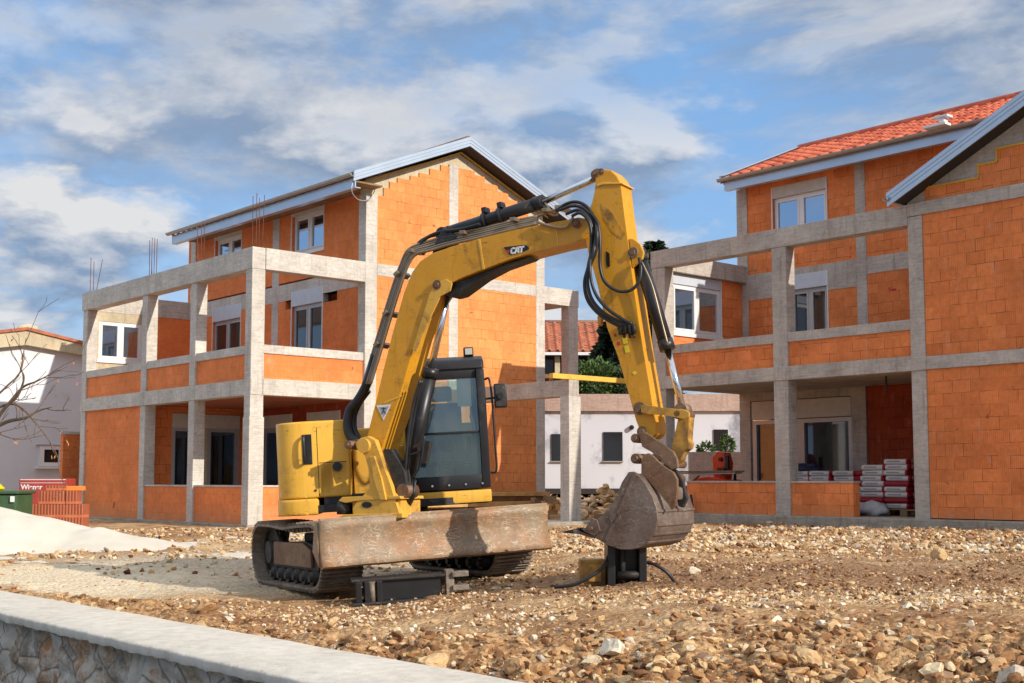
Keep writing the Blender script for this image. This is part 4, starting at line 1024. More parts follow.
U_.box(cm, CA0+ps, CA1-ps, CF0, CF0+.05, CH0, CH0+.75, .01)
CAB = cm.build('cab', M['black_metal'], EXC, auto=True)
mb = MB(); mb.prism([U_.p(CA0+ps, CF1-.05, CH0+.61), U_.p(CA1-ps-.015, CF1-.05, CH0+.61), U_.p(CA1-ps-.015, CF1-.15, CH1-.2), U_.p(CA0+ps, CF1-.15, CH1-.2)], U_.F*-.008); mb.build('windscreen', M['cab_glass'], CAB)
mb = MB(); mb.prism([U_.p(CA0+ps, CF1-.045, CH0+.14), U_.p(CA1-ps-.015, CF1-.045, CH0+.14), U_.p(CA1-ps-.015, CF1-.05, CH0+.605), U_.p(CA0+ps, CF1-.05, CH0+.605)], U_.F*-.008); mb.build('lower_windscreen', M['cab_glass_low'], CAB)
for a in (CA0+.03, CA1-.04):
    mb = MB(); mb.prism([U_.p(a, CF0+.1, CH0+.12), U_.p(a, CF1-.1, CH0+.12), U_.p(a, CF1-.18, CH1-.2), U_.p(a, CF0+.1, CH1-.14)], U_.A*.006); mb.build('side_window', M['cab_glass'], CAB)
mb = MB(); mb.prism([U_.p(CA0+ps, CF0+.03, CH0+.75), U_.p(CA1-ps, CF0+.03, CH0+.75), U_.p(CA1-ps, CF0+.03, CH1-.16), U_.p(CA0+ps, CF0+.03, CH1-.16)], U_.F*.006); mb.build('rear_window', M['cab_glass'], CAB)
sm = MB(); U_.box(sm, .44, .94, -.25, .32, 1.28, 1.42, .05); U_.box(sm, .46, .92, -.36, -.22, 1.4, 2.0, .06); U_.box(sm, .56, .82, -.36, -.26, 2.02, 2.2, .04); sm.build('seat', M['grey_seat'], CAB, auto=True)
sm = MB()
for a in (.36, .95): U_.box(sm, a, a+.12, -.1, .5, CH0+.05, 1.58, .03); sm.tube([U_.p(a+.06, .4, 1.58), U_.p(a+.06, .46, 1.76)], .018, 8); sm.ball(U_.p(a+.06, .46, 1.78), .04)
for a in (.6, .76): sm.tube([U_.p(a, .75, 1.05), U_.p(a, .82, 1.5)], .012, 8); U_.box(sm, a-.06, a+.06, .7, .84, 1.08, 1.11, .005)
U_.box(sm, .3, 1.05, -.5, .9, CH0, CH0+.04); sm.build('control_console', M['black_metal'], CAB)
mb = MB()                                                 # bright cardboard / sheet inside the screen's upper corner
U_.box(mb, .83, .98, CF1-.2, CF1-.19, CH0+.9, CH1-.24); mb.build('sun_visor', M['pvc'], CAB)
mb = MB(); U_.box(mb, .24, 1.13, .60, 1.07, .83, .965, .02); U_.box(mb, .9, 1.13, -.5, .6, .83, .965, .02); mb.build('cab_skirt', M['yellow_body'], EXC, auto=True)
mb = MB(); U_.box(mb, .93, 1.04, .66, .76, CH1+.002, CH1+.1, .012); mb.build('work_light', M['black_metal'], CAB)
mb = MB(); U_.box(mb, .945, 1.025, .762, .775, CH1+.015, CH1+.085, .004); mb.build('lamp_lens', M['lamp'], CAB)
mb = MB(); U_.box(mb, .30, .36, .4, .46, CH1+.002, CH1+.05, .01); mb.build('beacon', M['redf'], CAB)
mb = MB(); mb.tube(smooth_path([U_.p(1.14, .98, 1.14), U_.p(1.2, 1.0, 1.16), U_.p(1.205, 1.0, 1.4), U_.p(1.19, .98, 2.1), U_.p(1.13, .92, 2.16)], 5), .012, 8); mb.build('grab_rail', M['black_metal'], CAB)
mb = MB(); mb.tube([U_.p(1.14, .85, 1.95), U_.p(1.3, 1.02, 1.95)], .012, 8); U_.box(mb, 1.22, 1.36, .99, 1.03, 1.83, 2.1, .02); mb.build('mirror', M['black_metal'], CAB, auto=True)
mb = MB(); U_.box(mb, 1.235, 1.345, 1.031, 1.036, 1.85, 2.08, .003); mb.build('mirror_back', M['dark_steel'], CAB)
mb = MB(); mb.disc(U_.p(1.285, 1.05, 1.96), U_.F, .035, .04, 12); mb.build('mirror_knob', M['black_metal'], CAB)
mb = MB()
for k in range(5): mb.disc(U_.p(.32+.18*k, CF1+.0, CH0+.05), U_.F, .012, .01, 8)
mb.build('bolt', M['chrome'], CAB)

# --- boom plane
B0 = ld(-1.45, 12.95, 0); BD = (RT*.866-FW*.5).normalized(); BN = (RT*-.5-FW*.866).normalized()   # BN towards the camera
def BP(px, py, off=0.): return on_plane(px, py, B0+BN*off, BN)
def plate(mb, pts, off, w, bev=.012, seg=2): return mb.prism([BP(x, y, off) for x, y in pts], BN*-w, bev, seg)
WB = .30                                                   # boom box width: front face at off 0, back at -WB
boomP = [(366, 440), (370, 448), (381, 451), (390, 424), (399, 397), (408, 366), (416, 338), (427, 307), (437, 291), (446, 284), (463, 277), (481, 270), (511, 258.5), (534, 252), (558, 246), (573, 243), (584, 239), (590, 232), (592, 226), (588, 219), (578, 217), (566, 220), (538, 225), (510, 231), (478, 239), (450, 247), (432, 253), (420, 261), (412, 272), (404, 293), (393, 332), (381, 380)]
mb = MB(); plate(mb, boomP, 0, WB, .014); BOOM = mb.build('boom', M['yellow'], EXC)
mb = MB(); plate(mb, [(443, 289), (452, 284), (478, 274), (505, 264), (530, 256.5), (527, 258.5), (500, 268), (480, 278), (466, 289), (458, 295), (450, 297), (443, 295)], -.05, WB-.1, .01); mb.build('boom_belly', M['dark_steel'], BOOM)
for seg_ in (((478, 239.5), (479.8, 239), (484.4, 269), (482.6, 269.6)), ((555, 223.5), (556, 223.3), (558.5, 245.5), (557.5, 246)), ((383, 404), (384, 402), (401.5, 395), (401, 397))):
    mb = MB(); plate(mb, seg_, .005, .006, 0); mb.build('weld_seam', M['yellow_body'], BOOM)
for px, py, r in ((584.5, 226.5, .045), (446, 287, .05), (366, 445, .055)):
    mb = MB(); mb.disc(BP(px, py, -WB/2), BN, r, WB+.05, 16); mb.disc(BP(px, py, -WB/2), BN, r*.55, WB+.09, 12); mb.build('pivot_pin', M['rusty'], BOOM)
# yellow knee reinforcement with the cylinder eye
mb = MB(); plate(mb, [(430, 292), (437, 282), (446, 279), (452, 283), (450, 291), (440, 296), (428, 322), (416, 352), (412, 350)], .018, .016, .004); mb.build('knee_plate', M['yellow_worn'], BOOM)
# logo decal
def decal(mb, pts, off=.004): mb.prism([BP(x, y, off) for x, y in pts], BN*-.003)
mb = MB(); decal(mb, [(503.6, 247.3), (508, 246.6), (524, 244.8), (528.5, 246.6), (529, 249), (524, 251.5), (510.5, 255), (508.5, 254)], .0055); DEC = mb.build('maker_decal', M['blk'], BOOM)
def strokes(mb, segs, o0, ux, uy, off, w):
    for (x0, y0), (x1, y1) in segs:
        a, b = BP(*(o0[0]+ux[0]*x0+uy[0]*y0, o0[1]+ux[1]*x0+uy[1]*y0), off), BP(*(o0[0]+ux[0]*x1+uy[0]*y1, o0[1]+ux[1]*x1+uy[1]*y1), off)
        t = (b-a).normalized(); mb.obox((a+b)/2, t, BN, t.cross(BN), ((b-a).length/2+w*.4, .0012, w/2))
CATS = [((2.6, 3.8), (1.2, 4)), ((1.2, 4), (.3, 3.2)), ((.3, 3.2), (.3, .8)), ((.3, .8), (1.2, 0)), ((1.2, 0), (2.6, .3)),
        ((3.2, 0), (4.2, 4)), ((4.2, 4), (5.2, 4)), ((5.2, 4), (5.6, 0)), ((3.8, 1.4), (5.4, 1.4)), ((6.2, 4), (8.8, 4)), ((7.5, 4), (7.5, 0))]
mb = MB(); strokes(mb, CATS, (510.6, 253.6), (1.42, -.22), (.12, -1.28), .008, .017); mb.build('logo_letters', M['wht'], DEC)
mb = MB(); decal(mb, [(504.8, 250.3), (509.5, 249.6), (508.6, 253.4)], .0075); mb.build('logo_triangle', M['redf'], DEC)
mb = MB(); decal(mb, [(376.5, 405.5), (391, 404.5), (383.5, 420)], .0055); TD = mb.build('warning_decal', M['wht'], BOOM)
mb = MB(); decal(mb, [(378.5, 407), (389, 406.2), (383.6, 417.5)], .0072); mb.build('decal_face', M['pvc_grey'], TD)
mb = MB(); strokes(mb, [((0, 0), (2, 3)), ((2, 3), (4, 0)), ((2, 3), (2, 6)), ((0, 5), (4, 5))], (381.6, 413.6), (1, 0), (0, -1), .0088, .008); mb.build('decal_mark', M['blk'], TD)
# --- stick
WS_ = .24; SO = -(WB-WS_)/2
stickP = [(595.5, 184), (594.8, 176), (597.5, 171), (604, 169), (611, 170), (617, 176), (621, 183.5), (624.5, 217), (629.5, 255), (634, 290), (643, 350), (649.6, 388), (655.5, 424), (656, 434), (650, 439), (642, 437), (636, 420), (626, 384), (618.4, 357.7), (607, 327), (597.5, 285), (588, 251), (584, 236), (590, 207), (595.5, 193)]
mb = MB(); plate(mb, stickP, SO, WS_, .012); STICK = mb.build('stick', M['yellow'], EXC)
mb = MB(); plate(mb, [(596.5, 184.5), (602, 182), (622.5, 182.6), (623, 184), (602, 184), (597, 186.5)], SO+.012, WS_+.024, .004); mb.build('cap_plate', M['yellow_body'], STICK)
mb = MB()
for off in (SO-.01, SO-WS_+.045): plate(mb, [(629, 238), (634, 239), (640, 244), (643.5, 252), (642, 259), (636, 264), (632, 268)], off, .035, .008)
mb.build('cylinder_lug', M['yellow'], STICK)
for px, py, r in ((600, 176.5, .035), (606.8, 174.3, .03), (638.5, 254.5, .05), (645, 409, .06), (647.5, 432, .05)):
    mb = MB(); mb.disc(BP(px, py, SO-WS_/2), BN, r, WS_+.02, 16); mb.disc(BP(px, py, SO-WS_/2), BN, r*.5, WS_+.05, 12); mb.build('pivot_pin', M['rusty'], STICK)
mb = MB(); plate(mb, [(601, 204), (606, 206), (612, 213), (619, 224), (625.5, 233), (622, 239), (612, 232), (604, 219)], SO+.0035, .003, 0); mb.build('grease_stain', mat_yellow('greasy_yellow', srgb(214, 150, 18), srgb(64, 48, 30), .40), STICK)
mb = MB(); plate(mb, [(606, 251), (609.4, 253.5), (610, 266), (607.6, 267.5), (606, 264)], SO+.004, .003, 0); mb.build('black_decal', M['blk'], STICK)
mb = MB()
for q in ([(622, 338), (626, 336.6), (627.6, 343), (623.6, 344.4)], [(624, 346), (628, 345), (629.6, 352), (625.6, 353)], [(632, 372.5), (634.5, 371), (637, 373), (634.5, 375)]): plate(mb, q, SO+.004, .003, 0)
mb.build('warning_decal', simple('pale_yellow_film', srgb(222, 206, 40), .5), STICK)
for q in ([(616.5, 342), (619.5, 341), (620.5, 345), (617.5, 345.6)], [(613.5, 334), (616, 333.4), (616.6, 336.4), (614.2, 337)]):
    mb = MB(); plate(mb, q, SO+.004, .003, 0); mb.build('red_mark', M['redf'], STICK)
mb = MB(); plate(mb, [(606, 312), (600, 313), (597, 317), (598, 325), (601, 325), (600.5, 319), (603, 317), (607, 318)], SO-.08, .05, .006); mb.build('lifting_hook', M['yellow'], STICK)
# --- cylinders (mid plane)
def cyl(name, parent, a, b, c, off, rb, rr, extra=None):
    A_, B__, C__ = BP(*a, off), BP(*b, off), BP(*c, off); t = (B__-A_).normalized()
    mb = MB(); mb.tube([A_, B__], rb, 20); mb.tube([B__-t*.09, B__+t*.01], rb*1.12, 20); mb.tube([A_-t*.01, A_+t*.05], rb*1.08, 20); mb.disc(A_-t*.03, BN, rb*1.05, .1, 16)
    if extra: extra(mb, A_, B__, t)
    cy = mb.build(name, M['black_metal'], parent)
    mb = MB(); mb.tube([B__, C__], rr, 16); mb.build('piston_rod', M['chrome'], cy)
    mb = MB(); mb.disc(C__, BN, rr*1.9, .13, 16); mb.build('rod_eye', M['rusty'], cy)
    return cy
def bands(mb, A_, B__, t):
    for k in (.42, .58):
        c = A_+(B__-A_)*k; mb.tube([c-t*.02, c+t*.02], .085, 16); mb.obox(c+UP*.1, t, BN, t.cross(BN), (.025, .05, .03), .006)
cyl('stick_cylinder', EXC, (446, 233.5), (543, 202), (600, 176.5), -.15, .066, .034, bands)
cyl('boom_cylinder', EXC, (404, 494), (431, 369), (449, 288), -.16, .075, .036)
cyl('bucket_cylinder', EXC, (639.5, 257), (667.5, 349), (683, 410), -.15, .066, .033)
mb = MB()
for off in (-.05, -.22): plate(mb, [(432, 254), (436, 240), (441, 231), (449, 230), (456, 236), (458, 246)], off, .03, .006)
mb.build('cylinder_bracket', M['dark_steel'], BOOM)
# --- linkage
LK = thing_l = None
mb = MB()
for off in (SO+.05, SO-WS_-.01):
    plate(mb, [(640, 406), (645, 404), (660, 407.5), (684, 409.5), (689, 412), (689, 417), (684, 419.5), (662, 414), (647, 414.5), (641, 413)], off, .03, .008)
LINK = mb.build('idler_link', M['yellow_dirty'], EXC)
for px, py, r in ((684, 414.5, .058), (645, 410, .05)):
    mb = MB(); mb.disc(BP(px, py, -WB/2), BN, r*.85, .30, 18); mb.disc(BP(px, py, -WB/2), BN, r*.5, .34, 12); mb.build('pivot_pin', M['rusty'], LINK)
mb = MB(); plate(mb, [(678, 417), (690, 417), (689, 429), (686, 439), (690, 443), (688.5, 449), (683, 450), (681, 460), (675, 466), (669, 462), (672, 448), (675, 432)], SO-.05, .12, .014); mb.build('power_link', M['yellow_dirty'], EXC)
mb = MB()
for off in (SO+.07, SO-WS_-.03): plate(mb, [(638, 433), (645, 432), (653, 438), (664, 447), (673, 451), (677, 459), (678, 468), (671, 470), (662, 462), (652, 451), (642, 447)], off, .04, .01)
QC = mb.build('coupler_link', M['rusty'], EXC)
for px, py, r in ((642.8, 438.8, .05), (667.5, 457, .055), (676, 464, .045)):
    mb = MB(); mb.disc(BP(px, py, -WB/2), BN, r*.85, .35, 18); mb.disc(BP(px, py, -WB/2), BN, r*.5, .39, 12); mb.build('pivot_pin', M['rusty'], QC)
# --- bucket
BO = -WB/2+.40                                             # near side plate
def bk(mb, pts, off, w, bev=0): return plate(mb, pts, off, w, bev)
side = [(628.5, 472), (633, 471.5), (637, 473.5), (645, 484), (652, 496), (656.6, 509), (657.5, 520), (655.5, 530), (650, 539), (643, 546), (632, 549.5), (620, 549.5), (608, 545), (596, 538.5), (588, 533), (592, 522), (604, 514), (612, 505), (617, 494), (622, 482)]
shell = [(637, 473.5), (645, 484), (652, 496), (656.6, 509), (657.5, 520), (655.5, 530), (650, 539), (643, 546), (632, 549.5), (620, 549.5), (608, 545), (596, 538.5), (588, 533), (578, 530)]
mb = MB(); outer = [BP(x, y, BO-.015) for x, y in shell]
ctr = BP(622, 515, BO-.015); secs = []
ns_ = 14
for k in range(ns_+1):
    o_ = -BN*(.87*k/ns_); secs.append(([mb.bm.verts.new(p+o_) for p in outer], [mb.bm.verts.new(p+(ctr-p).normalized()*.03+o_) for p in outer]))
for k in range(ns_):
    for i in range(len(outer)-1):
        f = mb.bm.faces.new((secs[k][0][i], secs[k][0][i+1], secs[k+1][0][i+1], secs[k+1][0][i])); f.smooth = True
        f = mb.bm.faces.new((secs[k][1][i], secs[k+1][1][i], secs[k+1][1][i+1], secs[k][1][i+1])); f.smooth = True
for k in range(ns_):
    for i in (0, len(outer)-1): mb.bm.faces.new((secs[k][0][i], secs[k+1][0][i], secs[k+1][1][i], secs[k][1][i]))
BK = mb.build('bucket', M['bucket'], EXC)
for o_ in (0, -.87):
    mb = MB(); bk(mb, side, BO+o_, .03, .004); mb.build('side_plate', M['bucket'], BK)
mb = MB()                                                  # wear straps round the back
for j, (i0, fr2) in enumerate(((3, .2), (4, .5), (5, .5), (6, .5))):
    p = outer[i0]; q = outer[i0+1]; t = (q-p).normalized(); nr = (p-ctr).normalized(); c = p+(q-p)*fr2
    mb.obox(c-BN*.435+nr*.006, t, BN, nr, (.012, .435, .008), .003)
mb.build('wear_strip', M['bucket'], BK)
mb = MB(); bk(mb, [(609, 518), (612, 514), (616, 513), (620, 515), (621, 519), (618, 523), (613, 524), (610, 522)], BO+.008, .01, .003); mb.build('side_badge', M['bucket'], BK)
mb = MB(); bk(mb, [(634, 473), (636.5, 474), (607.5, 541), (604.5, 540)], BO+.008, .01, .002); mb.build('side_rib', M['bucket'], BK)
mb = MB(); bk(mb, [(583, 531), (592, 518), (597, 520.5), (600, 531), (594, 536)], BO+.02, .03, .004); mb.build('side_cutter', M['bucket'], BK)
mb = MB(); mb.disc(BP(591, 528.5, BO+.03), BN, .018, .03, 10); mb.build('bolt', M['rusty'], BK)
for k in range(5):
    o_ = -.085-.175*k; mb = MB(); c = BP(578, 531, BO); tip = BP(560, 532.5, BO); tt = (tip-c)
    a, b_ = c+BN*o_, tip+BN*o_; u = (b_-a).normalized(); v = u.cross(BN).normalized()
    P = [a-BN*.035-v*.03, a+BN*.035-v*.03, a+BN*.035+v*.03, a-BN*.035+v*.03, b_-BN*.022-v*.006, b_+BN*.022-v*.006, b_+BN*.022+v*.006, b_-BN*.022+v*.006]
    mb.hexa(P, .004); mb.build('tooth', M['dark_steel'], BK)
mb = MB(); a, b_ = BP(574, 531, BO), BP(594, 537, BO); bk(mb, [(573, 529.5), (594, 536), (594, 538.5), (573, 532.5)], BO, .87, .003); mb.build('cutting_lip', M['bucket'], BK)
for off in (SO+.16, SO-WS_-.12):
    mb = MB(); plate(mb, [(641, 474), (641, 462), (643, 455), (648, 453), (653, 456), (661, 466), (673, 472), (677, 479), (677, 490), (675, 506), (671, 510), (666, 500), (655, 488), (646, 478)], off, .045, .01); mb.build('bucket_ear', M['rusty'], BK)
for px, py, r in ((646.5, 459, .052), (670.5, 479, .052)):
    mb = MB(); mb.disc(BP(px, py, -WB/2), BN, r*.9, .50, 20); mb.disc(BP(px, py, -WB/2), BN, r*.55, .55, 14); mb.build('bucket_pin', M['rusty'], BK)
mb = MB(); plate(mb, [(640, 474), (645, 471), (655, 479), (668, 485), (676, 488), (676, 500), (660, 500), (648, 488)], SO+.0, WS_, .02)
mb.build('ear_gusset', M['bucket'], BK)
mb = MB(); plate(mb, [(655, 470), (664, 464), (676, 470), (683, 482), (687, 498), (683, 508), (678, 506), (676, 494), (668, 486), (658, 478)], SO-.16, .05, .01); mb.build('coupler_body', M['dark_steel'], QC)

# --- swing bracket at the boom foot
mb = MB(); plate(mb, [(356, 449), (355, 443), (360, 438), (368, 436), (375, 440), (379, 452), (383, 468), (390, 484), (395, 500), (400, 514), (384, 517), (362, 518), (353, 516), (352, 508), (358, 500), (366, 494), (371, 488), (369, 470), (366, 456), (362, 450)], .09, .07, .012, 3)
SB = mb.build('swing_bracket', M['yellow_worn'], EXC)
mb = MB(); plate(mb, [(375, 446), (383, 449), (392, 470), (402, 500), (400, 514), (384, 516), (372, 500), (374, 470)], -.30, .07, .012); mb.build('bracket_ear', M['yellow_worn'], SB)
mb = MB(); plate(mb, [(352, 499), (364, 495), (396, 493), (401, 500), (401, 517), (364, 519), (352, 518)], .05, .36, .02, 3)
mb.build('bracket_base', M['yellow_worn'], SB)
mb = MB(); plate(mb, [(338, 501), (342, 497), (362, 496), (400, 496), (401, 499), (362, 500), (345, 503)], .10, .42, .008); plate(mb, [(338, 517), (344, 514.5), (402, 513), (402, 518), (362, 521), (342, 520.5)], .10, .42, .008); mb.build('bracket_flange', M['yellow_worn'], SB)
mb = MB(); plate(mb, [(361.5, 504)]+[(366.5+5.2*math.cos(R(t)), 504.8+3.*math.sin(R(t))) for t in range(200, 520, 30)], .096, .008, 0); mb.build('oval_hole', M['blk'], SB)
mb = MB(); mb.disc(BP(344, 508, .02), UP, .075, .13, 20); mb.tube([BP(344, 508, .02), BP(352, 508, -.3)], .05, 12); mb.build('swing_cylinder_eye', M['dark_steel'], SB)
mb = MB(); mb.disc(BP(364.5, 446, .10), BN, .075, .05, 24); mb.build('pin_boss', M['yellow_worn'], SB)
mb = MB(); plate(mb, [(369, 456), (374, 456), (381, 478), (386, 500), (380, 500), (374, 480)], .115, .026, .006); mb.build('ear_rib', M['yellow_worn'], SB)
mb = MB(); mb.disc(BP(364, 445.5, -WB/2), BN, .045, WB+.26, 18); mb.disc(BP(364, 445.5, -WB/2), BN, .022, WB+.3, 12); mb.build('foot_pin', M['rusty'], SB)
mb = MB(); plate(mb, [(383, 449), (391, 449), (404, 470), (408, 492), (398, 498), (392, 480)], .03, .10, .01); mb.build('valve_manifold', M['dark_steel'], SB)
mb = MB(); mb.tube([BP(384, 492, .05), BP(398, 489, -.05)], .05, 14); mb.disc(BP(408, 491, -.06), BN, .075, .2, 18); mb.build('cylinder_mount', M['rusty'], SB)
mb = MB()
for k in range(5): mb.tube(smooth_path([BP(398+3*k, 520, -.1), BP(397+3*k, 508, -.06-.02*k), BP(404+2.4*k, 496, -.05), BP(407+2*k, 480, -.1)], 5), .016, 8)
mb.build('hose_bundle', M['rubber'], EXC)
# --- hoses and hard pipes
def hose(pts, off, r=.016, mat='rubber', name='hose'):
    mb = MB(); q = [BP(p[0], p[1], p[2] if len(p) > 2 else off) for p in pts]
    mb.tube(smooth_path(q, 7), r, 8); mb.build(name, M[mat], EXC)
hose([(357, 444), (350, 436), (347.5, 424), (350, 410), (358, 400), (365, 388), (371, 372), (375, 355)], -.12, .05, name='wrapped_hose_bundle')
hose([(360, 442), (354, 430), (353, 418), (358, 404), (368, 390)], -.2, .04, name='wrapped_hose_bundle')
for k in range(5):
    o_ = -.03-.02*k; dx = .6-1.9*k
    hose([(370+dx, 384), (379+dx, 355), (390+dx, 318), (400+dx, 286), (408+dx, 264), (416+dx, 254-k*1.2), (431+dx*.4, 250-k*2.1), (452, 244-k*2.3), (480, 237.5-k*2.1), (510, 230.-k*2.0), (538, 223.5-k*1.8)], o_, .013 if k % 2 else .016, 'pipe', 'hydraulic_pipe')
hose([(426, 252), (421, 247), (423, 241), (432, 235), (444, 231), (449, 230)], -.1, .02)
hose([(424, 254), (418, 249), (420, 242), (431, 236), (445, 233)], -.16, .02)
hose([(446, 231), (455, 230), (466, 228), (480, 224)], -.05, .018)
hose([(545, 203), (552, 212), (556, 213), (562, 208)], -.1, .011, 'pipe', 'hydraulic_pipe')
hose([(537, 222), (552, 226.5), (564, 227.5), (570, 223), (573, 217)], .03, .014, 'pipe', 'hydraulic_pipe')
hose([(538, 216), (552, 211), (566, 206), (577, 204)], -.06, .014, 'pipe', 'hydraulic_pipe')
for k, pts in enumerate(([(556, 211), (566, 204), (577, 202), (587, 207), (594, 218), (597, 232), (596, 250), (590, 266), (586, 280), (588, 296), (597, 311), (612, 321), (621, 327)],
                         [(560, 210), (572, 206), (583, 208), (591, 217), (595, 232), (594, 250), (588, 268), (584.5, 284), (588, 301), (600, 315), (615, 324), (624, 328)],
                         [(566, 214), (578, 210), (587, 216), (592, 228), (592, 248), (588, 268), (588, 286), (593, 301), (604, 313), (618, 321), (628, 326)],
                         [(572, 216), (580, 213), (588, 220), (591, 232), (591, 250), (590, 268), (592, 284), (598, 298), (609, 310), (622, 319), (632, 324)])):
    hose([(x, y, .12+.02*k if i > 4 else .02+.03*k) for i, (x, y) in enumerate(pts)], .1, .0165)
hose([(590, 212, .05), (598, 224, .08), (600, 245, .1), (600, 266, .1), (605, 282, .1), (618, 291, .08), (631, 290, .06), (639, 281, .04), (641, 268, .02), (639, 258, 0)], .1, .016)
hose([(642, 262, .02), (652, 285, .02), (660, 315, .02), (668, 345, .02)], .1, .009, 'pipe', 'hydraulic_pipe')
mb = MB()
for px in (620, 625, 629.5, 633.5): mb.tube([BP(px, 324.5, .06), BP(px+1, 333+(px % 3), .05)], .022, 10)
for px in (624, 629.5, 633.5): mb.tube([BP(px, 333, .05), BP(px+.5, 338, .05)], .013, 8)
mb.obox(BP(626.5, 327, .0), BD, BN, UP, (.08, .03, .02)); mb.build('hose_coupling', M['dark_steel'], STICK)
for px, py in ((393, 316), (384, 347), (404, 277), (418, 254), (470, 236), (520, 223), (552, 214), (565, 211)):
    mb = MB(); mb.obox(BP(px-2, py-2, -.12), (BD*.8+UP*.6).normalized() if px < 410 else BD, BN, UP if px > 410 else (UP*.8-BD*.6).normalized(), (.03, .12, .018), .004); mb.build('pipe_clamp', M['pipe'], BOOM)
for k in range(3):
    hose([(388+4*k, 493), (398+3*k, 487), (405+2*k, 470), (408+2*k, 440), (413+3*k, 405), (420+2*k, 380)], .0-.05*k, .015)
hose([(410, 455, .0), (421, 450, .0), (424, 436, .0), (421, 462, .0), (413, 478, .0)], .0, .011)
mb = MB(); plate(mb, [(423, 440), (430, 441), (426, 464), (420, 463)], -.05, .05, .006); mb.build('valve_block', M['dark_steel'], EXC)
for a in (-.3, -.1):                                       # travel hoses slack under the deck
    mb = MB(); mb.tube(smooth_path([U_.p(a, .6, .85), U_.p(a, .9, .74), U_.p(a+.2, .8, .7)], 5), .018, 8); mb.build('hose', M['rubber'], EXC)
# ------------------------------------------------------------------ loose attachments on the ground
def gpt(l, d, z=0): return ld(l, d, z+g0(l, d))
# black adapter block under the bucket
AB = thing('attachment_block', 'black steel attachment block standing on the soil under the excavator bucket', 'machine attachment', tuple(ld(1.12, 11.75, .22)))
e1 = RT; e2 = FW; oz = ld(1.07, 11.75, 0)
def abx(mb, x0, x1, y0, y1, z0, z1, bev=.008): mb.obox(oz+e1*((x0+x1)/2)+e2*((y0+y1)/2)+UP*((z0+z1)/2), e1, e2, UP, ((x1-x0)/2, (y1-y0)/2, (z1-z0)/2), bev)
mb = MB(); abx(mb, -.19, -.12, -.2, .25, .22, .66); abx(mb, .10, .17, -.2, .25, .22, .66); abx(mb, -.12, .10, .0, .2, .26, .64); abx(mb, -.2, .18, -.22, .27, .6, .66); mb.build('side_plates', M['black_metal'], AB)
mb = MB(); mb.tube([oz+e1*-.10-e2*.16+UP*.33, oz+e1*.13-e2*.16+UP*.33], .035, 12); mb.tube([oz+e1*-.05-e2*.12+UP*.26, oz+e1*-.05-e2*.12+UP*.62], .03, 10); mb.build('cross_pin', M['dark_steel'], AB)
mb = MB(); abx(mb, -.44, -.2, -.06, .18, .22, .46, .015); abx(mb, -.36, -.24, -.1, -.06, .26, .42, .008); mb.build('gearbox', M['yellow_dirty'], AB)
mb = MB(); mb.tube(smooth_path([oz+e1*x+e2*y+UP*z for x, y, z in ((-.18, -.16, .5), (-.22, -.22, .42), (-.34, -.26, .33), (-.5, -.25, .25), (-.68, -.2, .22))], 6), .018, 8); mb.build('hose', M['rubber'], AB)
mb = MB(); mb.tube(smooth_path([oz+e1*x+e2*y+UP*z for x, y, z in ((.17, -.1, .44), (.25, -.14, .42), (.36, -.16, .35), (.44, -.14, .25))], 6), .016, 8); mb.build('hose', M['rubber'], AB)
# steel skid bucket under the blade
SK = thing('steel_channel', 'long black flanged steel attachment lying on the ground beneath the dozer blade', 'machine attachment', tuple(ld(-1.0, 12.4, 0)))
so = ld(-.98, 12.35, .0); s1 = (RT*.985+FW*.17).normalized(); s2 = (FW*.985-RT*.17).normalized(); s3 = Vector((0, 0, 1))
rz = Matrix.Rotation(-R(3.2), 3, s2); s1 = rz@s1; s3 = rz@s3
def skx(mb, x0, x1, y0, y1, z0, z1, bev=.005): mb.obox(so+s1*((x0+x1)/2)+s2*((y0+y1)/2)+s3*((z0+z1)/2), s1, s2, s3, ((x1-x0)/2, (y1-y0)/2, (z1-z0)/2), bev)
mb = MB(); skx(mb, -.58, .46, -.12, .25, .02, .045); skx(mb, -.58, .34, -.05, .3, .24, .262); mb.build('flange', M['dark_steel'], SK)
mb = MB(); skx(mb, -.3, .3, .0, .03, .045, .24); mb.build('web', M['black_metal'], SK)
mb = MB()
for x in (-.54, -.46, -.34): skx(mb, x, x+.05, -.11, .2, .045, .24)
mb.build('end_plates', M['black_metal'], SK)
mb = MB(); mb.tube([so+s1*-.385-s2*.06+s3*.045, so+s1*-.385-s2*.06+s3*.24], .035, 12); mb.build('post', M['track'], SK)
mb = MB(); skx(mb, .40, .56, -.1, .05, .10, .15); skx(mb, .40, .56, -.1, .05, .23, .28); skx(mb, .34, .42, -.06, .1, .045, .3); mb.build('lug', M['track'], SK)

